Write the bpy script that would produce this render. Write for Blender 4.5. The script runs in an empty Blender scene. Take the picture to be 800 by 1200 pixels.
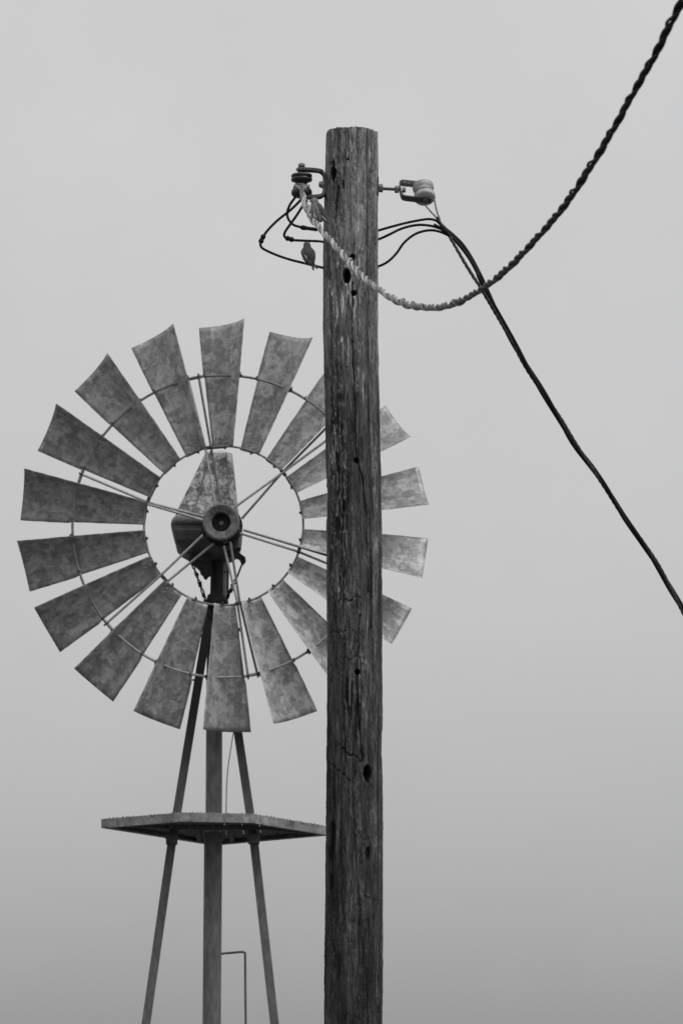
import bpy, math, random
import numpy as np
from mathutils import Vector, Matrix
random.seed(7)
scene = bpy.context.scene
COL = scene.collection

# ------------------------------------------------------------------ camera
F = 5900.0                      # focal length in photo pixels (800 wide)
PITCH = math.radians(10.0)
CAM = Vector((0.0, 0.0, 1.6))
FWD = Vector((0, math.cos(PITCH), math.sin(PITCH)))
UPV = Vector((0, -math.sin(PITCH), math.cos(PITCH)))
cam_data = bpy.data.cameras.new('camera')
cam = bpy.data.objects.new('camera', cam_data)
COL.objects.link(cam)
cam.location = CAM
cam.rotation_euler = (math.radians(90) + PITCH, 0, 0)
cam_data.sensor_fit = 'HORIZONTAL'
cam_data.sensor_width = 36.0
cam_data.lens = F / 800.0 * 36.0
cam_data.clip_start = 0.5
cam_data.clip_end = 5000.0
cam_data.dof.use_dof = True
cam_data.dof.focus_distance = 22.0
cam_data.dof.aperture_fstop = 19.0
scene.camera = cam

# ------------------------------------------------------------------ light
SUN_EL, SUN_AZ = math.radians(58), math.radians(128)     # azimuth from +Y towards +X: behind, to the right
world = bpy.data.worlds.new("World")
scene.world = world
world.use_nodes = True
nt = world.node_tree
nt.nodes.clear()
out = nt.nodes.new('ShaderNodeOutputWorld')
bg_sky = nt.nodes.new('ShaderNodeBackground')
bg_fog = nt.nodes.new('ShaderNodeBackground')
addn = nt.nodes.new('ShaderNodeAddShader')
sky = nt.nodes.new('ShaderNodeTexSky')
sky.sky_type = 'NISHITA'
sky.sun_disc = False
sky.sun_elevation = SUN_EL
sky.sun_rotation = SUN_AZ
sky.air_density = 1.0
sky.dust_density = 3.0
bw = nt.nodes.new('ShaderNodeRGBToBW')
nt.links.new(sky.outputs[0], bw.inputs[0])
nt.links.new(bw.outputs[0], bg_sky.inputs['Color'])
bg_sky.inputs['Strength'].default_value = 0.05
tc = nt.nodes.new('ShaderNodeTexCoord')
sep = nt.nodes.new('ShaderNodeSeparateXYZ')
ramp = nt.nodes.new('ShaderNodeValToRGB')
nt.links.new(tc.outputs['Generated'], sep.inputs[0])
nt.links.new(sep.outputs['Z'], ramp.inputs[0])
cn = nt.nodes.new('ShaderNodeTexNoise'); cn.inputs['Scale'].default_value = 14; cn.inputs['Detail'].default_value = 7; cn.inputs['Roughness'].default_value = .6
nt.links.new(tc.outputs['Generated'], cn.inputs['Vector'])
cm = nt.nodes.new('ShaderNodeMapRange'); cm.inputs['To Min'].default_value = .90; cm.inputs['To Max'].default_value = 1.10
nt.links.new(cn.outputs['Fac'], cm.inputs['Value'])
cmul = nt.nodes.new('ShaderNodeVectorMath'); cmul.operation = 'SCALE'
nt.links.new(ramp.outputs[0], cmul.inputs[0]); nt.links.new(cm.outputs[0], cmul.inputs['Scale'])
nt.links.new(cmul.outputs[0], bg_fog.inputs['Color'])
# overcast cloud deck: dimmer murk at the horizon, brighter above (sine of elevation -> radiance)
SKY = [(0.0, 0.10), (0.073, 0.178), (0.087, 0.225), (0.0985, 0.262), (0.115, 0.31), (0.127, 0.338), (0.1507, 0.387), (0.174, 0.414), (0.222, 0.458), (0.27, 0.49), (0.45, 0.57), (1.0, 0.72)]
els = ramp.color_ramp.elements
for i, (p, v) in enumerate(SKY):
    e = els[i] if i < 2 else els.new(p)
    e.position = p
    e.color = (v, v, v, 1)
for i, (p, v) in enumerate(SKY):
    els[i].position = p; els[i].color = (v, v, v, 1)
bg_fog.inputs['Strength'].default_value = 1.0
nt.links.new(bg_sky.outputs[0], addn.inputs[0])
nt.links.new(bg_fog.outputs[0], addn.inputs[1])
nt.links.new(addn.outputs[0], out.inputs['Surface'])

sun_d = bpy.data.lights.new('sun', 'SUN')
sun_d.energy = 0.9
sun_d.angle = math.radians(25)
sun_d.color = (1.0, 0.998, 0.995)
sun = bpy.data.objects.new('sun', sun_d)
COL.objects.link(sun)
sd = Vector((math.sin(SUN_AZ) * math.cos(SUN_EL), math.cos(SUN_AZ) * math.cos(SUN_EL), math.sin(SUN_EL)))
sun.rotation_euler = sd.to_track_quat('Z', 'Y').to_euler()
sun.location = (0, 0, 30)

vs = scene.view_settings
vs.view_transform = 'Standard'
vs.look = 'None'
vs.exposure = 0.0
vs.gamma = 1.0
vs.use_curve_mapping = False

# ------------------------------------------------------------------ helpers
def P(px, py, Y):
    """world point seen at photo pixel (px, py) on the vertical plane y = Y"""
    d = FWD + Vector((1, 0, 0)) * ((px - 400) / F) + UPV * ((600 - py) / F)
    return CAM + d * (Y / d.y)
def PZ(px, py, z):
    d = FWD + Vector((1, 0, 0)) * ((px - 400) / F) + UPV * ((600 - py) / F)
    return CAM + d * ((z - CAM.z) / d.z)
def S(Y):
    return Y / math.cos(PITCH) / F           # metres per photo pixel at depth Y

def link(name, me, mat=None, parent=None, smooth=True):
    o = bpy.data.objects.new(name, me)
    COL.objects.link(o)
    if mat: me.materials.append(mat)
    if parent:
        o.parent = parent
        o.matrix_parent_inverse = parent.matrix_world.inverted() if parent.type != 'EMPTY' or True else Matrix()
    if smooth:
        me.polygons.foreach_set('use_smooth', [True] * len(me.polygons))
    return o
def info(o, label=None, cat=None, group=None, kind=None):
    if label: o['label'] = label
    if cat: o['category'] = cat
    if group: o['group'] = group
    if kind: o['kind'] = kind
    return o
def empty(name, loc):
    o = bpy.data.objects.new(name, None)
    COL.objects.link(o)
    o.location = loc
    o.empty_display_size = 0.1
    bpy.context.view_layer.update()
    return o

class MB:
    """collects shapes into one mesh"""
    def __init__(s):
        s.v, s.f = [], []; s.wob = 0.0
    def add(s, vs_, fs_):
        n = len(s.v)
        s.v += [tuple(p) for p in vs_]
        s.f += [tuple(i + n for i in f) for f in fs_]
    def tube(s, pts, r, n=10, flat=None):
        """tube along pts; r number or list; flat = vertical squash pair (a,b) for strap sections"""
        pts = [Vector(p) for p in pts]
        m = len(pts)
        rs = r if isinstance(r, (list, tuple)) else [r] * m
        T = []
        for i in range(m):
            a = pts[max(i - 1, 0)]; b = pts[min(i + 1, m - 1)]
            T.append((b - a).normalized())
        u = T[0].orthogonal().normalized()
        vs_ = []
        for i in range(m):
            u = (u - T[i] * u.dot(T[i])).normalized()
            w = T[i].cross(u)
            for k in range(n):
                a = 2 * math.pi * k / n
                vs_.append(pts[i] + (u * math.cos(a) + w * math.sin(a)) * rs[i])
        fs_ = []
        for i in range(m - 1):
            for k in range(n):
                k2 = (k + 1) % n
                fs_.append((i * n + k, i * n + k2, (i + 1) * n + k2, (i + 1) * n + k))
        fs_.append(tuple(reversed(range(n))))
        fs_.append(tuple((m - 1) * n + k for k in range(n)))
        s.add(vs_, fs_)
        return s
    def strap(s, pts, side, w, t):
        """flat bar along pts: width w along 'side', thickness t"""
        pts = [Vector(p) for p in pts]
        m = len(pts); side = Vector(side).normalized()
        vs_ = []
        for i in range(m):
            T = (pts[min(i + 1, m - 1)] - pts[max(i - 1, 0)]).normalized()
            sd_ = (side - T * side.dot(T)).normalized()
            nn = T.cross(sd_)
            for a, b in ((-1, -1), (1, -1), (1, 1), (-1, 1)):
                vs_.append(pts[i] + sd_ * (a * w / 2) + nn * (b * t / 2))
        fs_ = []
        for i in range(m - 1):
            for k in range(4):
                k2 = (k + 1) % 4
                fs_.append((i * 4 + k, i * 4 + k2, (i + 1) * 4 + k2, (i + 1) * 4 + k))
        fs_.append((3, 2, 1, 0)); fs_.append(tuple((m - 1) * 4 + k for k in range(4)))
        s.add(vs_, fs_)
        return s
    def lathe(s, org, axis, prof, n=24, wob=0.0):
        """prof: list of (distance along axis, radius)"""
        org = Vector(org); ax = Vector(axis).normalized()
        u = ax.orthogonal().normalized(); w = ax.cross(u)
        vs_ = []
        for (h, r) in prof:
            for k in range(n):
                a = 2 * math.pi * k / n
                rr = r * (1 + (random.uniform(-wob, wob) if wob else 0))
                vs_.append(org + ax * h + (u * math.cos(a) + w * math.sin(a)) * rr)
        fs_ = []
        for i in range(len(prof) - 1):
            for k in range(n):
                k2 = (k + 1) % n
                fs_.append((i * n + k, i * n + k2, (i + 1) * n + k2, (i + 1) * n + k))
        fs_.append(tuple(reversed(range(n))))
        m = len(prof)
        fs_.append(tuple((m - 1) * n + k for k in range(n)))
        s.add(vs_, fs_)
        return s
    def box(s, c, ax, ay, az):
        """box centred at c with half-axis vectors"""
        c, ax, ay, az = map(Vector, (c, ax, ay, az))
        vs_ = [c + ax * i + ay * j + az * k for i in (-1, 1) for j in (-1, 1) for k in (-1, 1)]
        s.add(vs_, [(0, 1, 3, 2), (4, 6, 7, 5), (0, 4, 5, 1), (2, 3, 7, 6), (0, 2, 6, 4), (1, 5, 7, 3)])
        return s
    def mesh(s, name):
        me = bpy.data.meshes.new(name)
        me.from_pydata(s.v, [], s.f)
        me.update()
        return me
    def build(s, name, mat, parent=None, smooth=True, bevel=0.0, sharp=None):
        o = link(name, s.mesh(name), mat, parent, smooth)
        if bevel:
            b = o.modifiers.new('bevel', 'BEVEL'); b.width = bevel; b.segments = 2; b.limit_method = 'ANGLE'
        if smooth:
            try: o.data.set_sharp_from_angle(angle=math.radians(sharp or 40))
            except Exception: pass
        return o

def crom(pts, sub=8):
    pts = [Vector(p) for p in pts]
    Q = [pts[0] * 2 - pts[1]] + pts + [pts[-1] * 2 - pts[-2]]
    res = []
    for i in range(1, len(Q) - 2):
        a, b, c, d = Q[i - 1], Q[i], Q[i + 1], Q[i + 2]
        for k in range(sub):
            t = k / sub
            res.append(0.5 * ((2 * b) + (c - a) * t + (2 * a - 5 * b + 4 * c - d) * t * t + (3 * b - a - 3 * c + d) * t ** 3))
    res.append(pts[-1])
    return res
def resample(pts, step):
    L = [0.0]
    for a, b in zip(pts, pts[1:]): L.append(L[-1] + (b - a).length)
    n = max(2, int(L[-1] / step)); res = []; j = 0
    for i in range(n + 1):
        d = L[-1] * i / n
        while j < len(pts) - 2 and L[j + 1] < d: j += 1
        t = (d - L[j]) / max(1e-9, L[j + 1] - L[j])
        res.append(pts[j].lerp(pts[j + 1], min(1, t)))
    return res, L[-1] / n
def helix(pts, step, off, pitch, phase, wob=0.0, offend=None):
    c, st = resample(pts, step)
    m = len(c); res = []
    u = None
    rnd = random.Random(int(phase * 100))
    w0 = rnd.uniform(0, 6)
    for i in range(m):
        T = (c[min(i + 1, m - 1)] - c[max(i - 1, 0)]).normalized()
        if u is None: u = T.orthogonal().normalized()
        u = (u - T * u.dot(T)).normalized(); w = T.cross(u)
        s = i * st
        ph = phase + 2 * math.pi * s / pitch + wob * math.sin(s * 9 + w0)
        o = off * (1 + wob * 0.8 * math.sin(s * 5.3 + w0 * 2))
        res.append(c[i] + (u * math.cos(ph) + w * math.sin(ph)) * o)
    return res

# ------------------------------------------------------------------ materials (black-and-white photograph: neutral greys)
def mat(name, stops, scale=20.0, rough=0.6, metal=0.0, stretch=(1, 1, 1), detail=6.0, bump=0.0, bscale=None, rand=True, attr=None, spec=0.5, spangle=0.0):
    m = bpy.data.materials.new(name); m.use_nodes = True
    t = m.node_tree; N = t.nodes; Lk = t.links
    b = N['Principled BSDF']
    b.inputs['Roughness'].default_value = rough
    b.inputs['Metallic'].default_value = metal
    b.inputs['Specular IOR Level'].default_value = spec
    tc = N.new('ShaderNodeTexCoord'); mp = N.new('ShaderNodeMapping')
    mp.inputs['Scale'].default_value = stretch
    Lk.new(tc.outputs['Object'], mp.inputs['Vector'])
    vec = mp.outputs['Vector']
    if rand:
        oi = N.new('ShaderNodeObjectInfo'); mu = N.new('ShaderNodeMath'); mu.operation = 'MULTIPLY'; mu.inputs[1].default_value = 37.0
        Lk.new(oi.outputs['Random'], mu.inputs[0])
        va = N.new('ShaderNodeVectorMath'); va.operation = 'ADD'
        cx = N.new('ShaderNodeCombineXYZ')
        for k in range(3): Lk.new(mu.outputs[0], cx.inputs[k])
        Lk.new(vec, va.inputs[0]); Lk.new(cx.outputs[0], va.inputs[1]); vec = va.outputs[0]
    no = N.new('ShaderNodeTexNoise'); no.inputs['Scale'].default_value = scale; no.inputs['Detail'].default_value = detail
    no.inputs['Roughness'].default_value = 0.62
    Lk.new(vec, no.inputs['Vector'])
    fac = no.outputs['Fac']
    if spangle:
        # crystalline zinc spangle: two sizes of distorted cells over broad mottling
        dn = N.new('ShaderNodeTexNoise'); dn.inputs['Scale'].default_value = 22; dn.inputs['Detail'].default_value = 6
        Lk.new(vec, dn.inputs['Vector'])
        vm = N.new('ShaderNodeVectorMath'); vm.operation = 'MULTIPLY_ADD'
        vm.inputs[1].default_value = (0.075, 0.075, 0.075)
        Lk.new(dn.outputs['Color'], vm.inputs[0]); Lk.new(vec, vm.inputs[2])
        tot = None
        for sc, wt in ((13, .6), (32, .55), (150, .3)):
            vo = N.new('ShaderNodeTexVoronoi'); vo.inputs['Scale'].default_value = sc
            Lk.new(vm.outputs[0], vo.inputs['Vector'])
            bwn = N.new('ShaderNodeSeparateColor'); Lk.new(vo.outputs['Color'], bwn.inputs[0])
            ma = N.new('ShaderNodeMath'); ma.operation = 'MULTIPLY_ADD'
            ma.inputs[1].default_value = wt * spangle
            Lk.new(bwn.outputs[0], ma.inputs[0])
            if tot is None: Lk.new(no.outputs['Fac'], ma.inputs[2])
            else: Lk.new(tot, ma.inputs[2])
            tot = ma.outputs[0]
        sb = N.new('ShaderNodeMath'); sb.operation = 'SUBTRACT'; sb.inputs[1].default_value = 0.6 * spangle
        Lk.new(tot, sb.inputs[0]); fac = sb.outputs[0]
    r = N.new('ShaderNodeValToRGB')
    els = r.color_ramp.elements
    for i, (p_, v_) in enumerate(stops):
        e = els[i] if i < 2 else els.new(p_)
    for i, (p_, v_) in enumerate(stops):
        els[i].position = p_; els[i].color = (v_, v_, v_, 1)
    Lk.new(fac, r.inputs[0])
    colo = r.outputs[0]
    if spangle:
        hm = N.new('ShaderNodeMath'); hm.operation = 'MULTIPLY'; hm.inputs[1].default_value = 7.31
        fr = N.new('ShaderNodeMath'); fr.operation = 'FRACT'; Lk.new(oi.outputs['Random'], hm.inputs[0]); Lk.new(hm.outputs[0], fr.inputs[0])
        # long faint run-off streaks plus the sheet's own tone
        m2 = N.new('ShaderNodeMapping'); m2.inputs['Scale'].default_value = (34, 34, 2.2); Lk.new(vec, m2.inputs['Vector'])
        sn = N.new('ShaderNodeTexNoise'); sn.inputs['Scale'].default_value = 1; sn.inputs['Detail'].default_value = 5; Lk.new(m2.outputs[0], sn.inputs['Vector'])
        ml = N.new('ShaderNodeMapRange'); ml.inputs['From Min'].default_value = .3; ml.inputs['From Max'].default_value = .7
        ml.inputs['To Min'].default_value = .80; ml.inputs['To Max'].default_value = 1.12; Lk.new(sn.outputs['Fac'], ml.inputs['Value'])
        mv = N.new('ShaderNodeMath'); mv.operation = 'MULTIPLY_ADD'; mv.inputs[1].default_value = .22; Lk.new(fr.outputs[0], mv.inputs[0]); mv.inputs[2].default_value = .88
        mm = N.new('ShaderNodeMath'); mm.operation = 'MULTIPLY'; Lk.new(ml.outputs[0], mm.inputs[0]); Lk.new(mv.outputs[0], mm.inputs[1])
        sc_ = N.new('ShaderNodeVectorMath'); sc_.operation = 'SCALE'; Lk.new(colo, sc_.inputs[0]); Lk.new(mm.outputs[0], sc_.inputs['Scale'])
        colo = sc_.outputs[0]
    if attr:
        at = N.new('ShaderNodeAttribute'); at.attribute_name = attr
        mx = N.new('ShaderNodeMix'); mx.data_type = 'RGBA'; mx.blend_type = 'MULTIPLY'; mx.inputs['Factor'].default_value = 1
        Lk.new(colo, mx.inputs[6]); Lk.new(at.outputs['Color'], mx.inputs[7]); colo = mx.outputs[2]
    Lk.new(colo, b.inputs['Base Color'])
    if bump:
        n2 = N.new('ShaderNodeTexNoise'); n2.inputs['Scale'].default_value = bscale or scale * 3; n2.inputs['Detail'].default_value = 5
        Lk.new(vec, n2.inputs['Vector'])
        bp = N.new('ShaderNodeBump'); bp.inputs['Strength'].default_value = bump; bp.inputs['Distance'].default_value = 0.004
        Lk.new(n2.outputs['Fac'], bp.inputs['Height']); Lk.new(bp.outputs['Normal'], b.inputs['Normal'])
    return m, fac, r
M = {}
M['zinc'] = mat('galvanised_sheet', [(0.24, .22), (0.44, .285), (0.6, .35), (0.86, .50)], 34, .5, .3, spangle=.74, bump=.15, bscale=60, detail=12)[0]
M['hood'] = mat('galvanised_hood_sheet', [(0.3, .12), (0.5, .21), (0.62, .36), (0.75, .65)], 45, .6, .2, spangle=.6, bump=.2, bscale=60, detail=9)[0]
M['underhood'] = mat('shaded_underside_sheet', [(0.3, .05), (0.7, .11)], 14, .7, .1, bump=.2)[0]  # underside shade put into the sheet's colour
M['rod'] = mat('galvanised_rod', [(0.3, .24), (0.7, .42)], 40, .5, .35)[0]
M['rim'] = mat('dull_rim_steel', [(0.3, .12), (0.7, .26)], 40, .5, .3)[0]
M['iron'] = mat('dark_cast_iron', [(0.3, .008), (0.7, .028)], 30, .8, 0, bump=.4, spec=.25)[0]
M['hubiron'] = mat('weathered_cast_iron', [(0.3, .07), (0.5, .15), (0.75, .27)], 42, .75, .1, bump=1.0, detail=9)[0]
M['nut'] = mat('rusty_nut', [(0.3, .04), (0.7, .10)], 60, .6, .3)[0]
M['black'] = mat('black_cable_insulation', [(0.3, .006), (0.7, .014)], 60, .55, 0, spec=.2)[0]
M['strand'] = mat('twisted_cable_covering', [(0.25, .75), (0.5, 1.0), (0.75, 1.25)], 45, .75, 0, bump=.4, detail=8, attr='tone', rand=False, spec=.3)[0]
M['alu'] = mat('dull_aluminium_wire', [(0.3, .20), (0.7, .34)], 70, .5, .4)[0]
M['greywire'] = mat('dark_messenger_wire', [(0.3, .03), (0.7, .06)], 70, .5, .3)[0]
M['white'] = mat('white_porcelain', [(0.3, .36), (0.55, .52), (0.8, .66)], 36, .25, 0, spec=.5, detail=8)[0]
M['brown'] = mat('dark_glazed_porcelain', [(0.3, .018), (0.7, .035)], 30, .3, 0)[0]
M['galv'] = mat('galvanised_hardware', [(0.3, .12), (0.55, .2), (0.75, .34)], 60, .55, .35, bump=.3)[0]
M['strapiron'] = mat('grey_strap_iron', [(0.3, .055), (0.7, .12)], 60, .6, .2, bump=.3)[0]
M['deck'] = mat('weathered_deck_boards', [(0.3, .05), (0.7, .14)], 14, .8, 0, stretch=(4, .5, 1), bump=.5)[0]
M['fascia'] = mat('mottled_platform_angle', [(0.3, .07), (0.42, .22), (0.6, .31), (0.8, .45)], 20, .65, .2, spangle=.25, bump=.3, detail=9)[0]
M['wing'] = mat('dark_wing_feathers', [(0.3, .05), (0.7, .13)], 160, .85, 0, stretch=(1, 1, .3))[0]
M['breast'] = mat('streaked_breast_feathers', [(0.35, .09), (0.5, .2), (0.65, .36)], 190, .9, 0, stretch=(1, 1, .3), bump=.4)[0]
M['back'] = mat('brownish_back_feathers', [(0.35, .045), (0.65, .12)], 190, .9, 0, stretch=(1, 1, .3), bump=.4)[0]
M['pale'] = mat('pale_feathers', [(0.3, .4), (0.7, .6)], 190, .9, 0)[0]
M['beak'] = mat('horn_beak', [(0.3, .12), (0.7, .2)], 190, .5, 0)[0]
M['eye'] = mat('eye', [(0.3, .008), (0.7, .012)], 50, .1, 0)[0]
M['ground'] = mat('dry_grass_ground', [(0.3, .05), (0.5, .09), (0.75, .14)], .35, .95, 0, bump=.6, bscale=8, rand=False, detail=12)[0]
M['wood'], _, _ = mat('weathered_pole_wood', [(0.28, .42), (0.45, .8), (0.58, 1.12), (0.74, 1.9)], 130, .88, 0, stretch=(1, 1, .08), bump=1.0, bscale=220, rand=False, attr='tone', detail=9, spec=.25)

# tower steel: galvanised, with gearbox oil run down from the head (a stain with its own shape, fading down the legs)
def tower_mat(nm='tower_steel', k=1.0, lo=5.2, hi=6.0):
    m, fac, r = mat(nm, [(0.25, .06 * k), (0.5, .105 * k), (0.75, .16 * k)], 30, .6, .25, stretch=(1, 1, .35), bump=.25, rand=True)
    t = m.node_tree; N = t.nodes; Lk = t.links
    b = N['Principled BSDF']
    g = N.new('ShaderNodeNewGeometry'); sx = N.new('ShaderNodeSeparateXYZ'); Lk.new(g.outputs['Position'], sx.inputs[0])
    no = N.new('ShaderNodeTexNoise'); no.inputs['Scale'].default_value = 9; no.inputs['Detail'].default_value = 6
    Lk.new(g.outputs['Position'], no.inputs['Vector'])
    ad = N.new('ShaderNodeMath'); ad.operation = 'MULTIPLY_ADD'; ad.inputs[1].default_value = .35
    Lk.new(no.outputs['Fac'], ad.inputs[0]); Lk.new(sx.outputs['Z'], ad.inputs[2])
    mr = N.new('ShaderNodeMapRange'); mr.inputs['From Min'].default_value = lo; mr.inputs['From Max'].default_value = hi
    Lk.new(ad.outputs[0], mr.inputs['Value'])
    mx = N.new('ShaderNodeMix'); mx.data_type = 'RGBA'
    Lk.new(mr.outputs[0], mx.inputs['Factor']); Lk.new(r.outputs[0], mx.inputs[6])
    mx.inputs[7].default_value = (.014, .014, .014, 1)
    Lk.new(mx.outputs[2], b.inputs['Base Color'])
    return m
M['tower'] = tower_mat()
M['pipe'] = tower_mat('galvanised_pipe', 1.45, 5.6, 6.6)

# ------------------------------------------------------------------ ground
g = MB(); R_ = 2500
n = 48
vs_ = [(0, 0, 0)]; fs_ = []
rads = [6, 15, 30, 60, 150, 500, R_]
for r_ in rads:
    for k in range(n):
        a = 2 * math.pi * k / n
        vs_.append((r_ * math.cos(a), 20 + r_ * math.sin(a), random.uniform(-.03, .03) if r_ < 100 else 0))
for k in range(n): fs_.append((0, 1 + k, 1 + (k + 1) % n))
for i in range(len(rads) - 1):
    for k in range(n):
        k2 = (k + 1) % n
        fs_.append((1 + i * n + k, 1 + (i + 1) * n + k, 1 + (i + 1) * n + k2, 1 + i * n + k2))
g.add(vs_, fs_)
info(g.build('ground', M['ground']), kind='structure')

# ------------------------------------------------------------------ utility pole
YP = 19.6
def zrow(py, Y): return P(400, py, Y).z
rows_px = [149, 152, 160, 200, 270, 380, 470, 600, 700, 800, 870, 900, 1000, 1100, 1200]
left_px = [382.6, 382.4, 382, 380.8, 378.7, 378.4, 380.3, 382.3, 382.7, 383, 382, 381.7, 380.3, 379.6, 379.2]
right_px = [441.8, 441.9, 442, 442.3, 442.1, 442.4, 444.6, 447.5, 448, 448.2, 448.2, 448.3, 448.7, 448.9, 449.1]
rng = np.random.RandomState(3)
def vnoise(u, v, fu, fv, seed, offv=50):
    """value noise, periodic in u (0..1); v in metres"""
    rg = np.random.RandomState(seed)
    G = rg.rand(400, fu)
    x = u * fu; y = v * fv + offv
    x0 = np.floor(x).astype(int); y0 = np.floor(y).astype(int)
    fx = x - x0; fy = y - y0
    fx = fx * fx * (3 - 2 * fx); fy = fy * fy * (3 - 2 * fy)
    a = G[y0 % 400, x0 % fu]; b = G[y0 % 400, (x0 + 1) % fu]
    c = G[(y0 + 1) % 400, x0 % fu]; d = G[(y0 + 1) % 400, (x0 + 1) % fu]
    return (a * (1 - fx) + b * fx) * (1 - fy) + (c * (1 - fx) + d * fx) * fy
def sstep(a, b, x):
    t = np.clip((x - a) / (b - a), 0, 1)
    return t * t * (3 - 2 * t)
def build_pole():
    NA = 340
    pys = list(np.arange(155.2, 1212.0, 0.95))
    zt = np.array([zrow(p, YP) for p in pys])
    zl = np.linspace(zt[-1], -0.4, 60)[1:]
    z = np.concatenate([zt, zl])
    c_, s_ = math.cos(PITCH), math.sin(PITCH)
    dv = YP * c_ + (z - 1.6) * s_
    pyz = 600 - F * ((z - 1.6) * c_ - YP * s_) / dv
    L = np.interp(pyz, rows_px, left_px); Rr = np.interp(pyz, rows_px, right_px)
    ext = np.clip(pyz - 1200, 0, None) * 0.0012
    xc = ((L + Rr) / 2 - 400) / F * dv
    rad = (Rr - L) / 2 / F * dv + ext * .01
    phi = np.linspace(0, 2 * math.pi, NA, endpoint=False)
    PH, Z = np.meshgrid(phi, z)
    U = PH / (2 * math.pi)
    RA = np.repeat(rad[:, None], NA, 1); XC = np.repeat(xc[:, None], NA, 1); DV = np.repeat(dv[:, None], NA, 1); PY = np.repeat(pyz[:, None], NA, 1)
    # phi=0 at +X ; front (towards camera) is phi = 3/2 pi
    X = XC + RA * np.cos(PH); Yy = YP + RA * np.sin(PH)
    front = np.sin(PH) < 0.12
    DV = Yy * c_ + (Z - 1.6) * s_
    PX = 400 + X * F / DV
    PY = 600 - F * ((Z - 1.6) * c_ - Yy * s_) / DV
    PXn = PX + 2.2 * (vnoise(U, Z, 40, 9, 11) - .5) ; PYn = PY + 5 * (vnoise(U, Z, 60, 14, 12) - .5)
    disp = np.zeros_like(Z); tone = np.ones_like(Z)
    # --- grain: fibres strongly stretched along the trunk
    U0 = U
    U = (U0 + .012 * (vnoise(U0, Z, 9, 2.6, 201) - .5) + .005 * (vnoise(U0, Z, 26, 9, 202) - .5) + .0022 * (vnoise(U0, Z, 60, 30, 203) - .5)) % 1.0
    f1 = vnoise(U, Z, 90, 1.6, 1); f2 = vnoise(U, Z, 170, 4.5, 2); f3 = vnoise(U, Z, 22, 1.1, 3); f4 = vnoise(U, Z, 120, 22, 4)
    disp += (f1 - .5) * .0022 + (f2 - .5) * .0016 + (f3 - .5) * .003
    tone *= 1.2 + .34 * (f1 - .5) + .3 * (f2 - .5) + .35 * (f3 - .5) + .45 * (vnoise(U, Z, 34, 11, 204) - .5) + .35 * (vnoise(U, Z, 80, 34, 205) - .5)
    g1 = vnoise(U, Z, 340, 30, 101, 120); g2 = vnoise(U, Z, 260, 110, 102, 180); g3 = vnoise(U, Z, 60, 18, 103); g4 = vnoise(U, Z, 340, 8, 104)
    patch = sstep(.35, .7, vnoise(U, Z, 14, 5, 105))
    tone *= 1 + .55 * (g1 - .5) + (.25 + .5 * patch) * (g2 - .5) + .45 * (g3 - .5) + .32 * (g4 - .5)
    disp += (g1 - .5) * .0012 + (g4 - .5) * .0016 + (g2 - .5) * .0009 * (1 + patch)
    # long drying checks
    for seed, fu, fv, th, dep, dk in ((21, 34, .8, .90, .006, .45), (22, 70, 1.7, .90, .004, .5), (23, 120, 3.0, .92, .003, .6)):
        q = vnoise(U, Z, fu, fv, seed); m = sstep(th - .09, th, q) * np.where(PY < 420, .55, 1.0)
        disp -= m * dep; tone *= 1 - (1 - dk) * m
    # --- base tone by zone: bleached grey head, dark shaft, darkening further towards the base
    arc = 418 + 0.011 * (PX - 414) ** 2
    arcn = arc + 6 * (vnoise(U, Z, 50, 6, 31) - .5)
    headz = 1 - sstep(-2.5, 5, PY - arcn)
    base = .076 - .014 * sstep(440, 600, PY) - .020 * sstep(600, 1000, PY)
    base = base - .010 * sstep(1000, 1200, PY)
    base = base * (1 - headz) + headz * (.142 - .035 * sstep(200, 418, PY))
    tone *= base
    disp -= (1 - headz) * .0016
    pxr = PX
    # paler right flank stripe near the top and right side seam at x ~ 430
    seam = np.exp(-((pxr - 430.5 - .004 * (PY - 150)) / 1.0) ** 2) * (1 - sstep(560, 640, PY))
    disp -= seam * .0025 * front; tone *= 1 - .5 * seam
    flank = sstep(430, 433, pxr) * (1 - sstep(440, 470, PY)); tone *= 1 + .35 * flank
    fl2 = sstep(432, 436, pxr) * sstep(430, 470, PY); tone *= 1 + .22 * fl2
    # main check running down the middle
    def poly(pts, w, dep, dk, wob=1.0):
        nonlocal disp, tone
        xs = np.interp(PY, [p[1] for p in pts], [p[0] for p in pts]) + wob * ((vnoise(U * 0, Z, 4, 30, 77) - .5) * 2 + (vnoise(U * 0, Z, 4, 90, 79, 150) - .5) * 1.2)
        on = ((PY >= pts[0][1]) & (PY <= pts[-1][1])).astype(float)
        ww = w * (.25 + 1.1 * vnoise(U * 0, Z, 4, 25, 78))
        m = np.exp(-((PX - xs) / ww) ** 2) * on * front
        disp -= m * dep; tone *= 1 - (1 - dk) * m
    poly([(408, 150), (410, 230), (411, 300)], .5, .003, .6)
    poly([(413, 330), (412.5, 380), (414, 430), (415, 467), (418, 537), (425, 562), (429, 604), (432, 695)], .75, .011, .25, .6)
    poly([(396, 218), (393, 240), (391, 262)], .9, .008, .35)
    poly([(386, 300), (389, 420), (387, 560), (390, 700), (388, 800)], .7, .006, .4)
    poly([(437, 560), (436, 700), (439, 860)], .6, .004, .5)
    poly([(422, 720), (418, 800), (421, 850), (425, 893)], 1.0, .011, .3)
    poly([(413, 925), (414, 960), (417, 1010), (421, 1060), (427, 1135), (430, 1170)], .55, .006, .6)
    poly([(396, 900), (399, 980), (401, 1080), (399, 1200)], .5, .005, .65)
    poly([(383, 1090), (391, 1115), (398, 1140)], .8, .007, .4)
    poly([(430, 1135), (428, 1160), (433, 1200)], .7, .005, .5)
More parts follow.
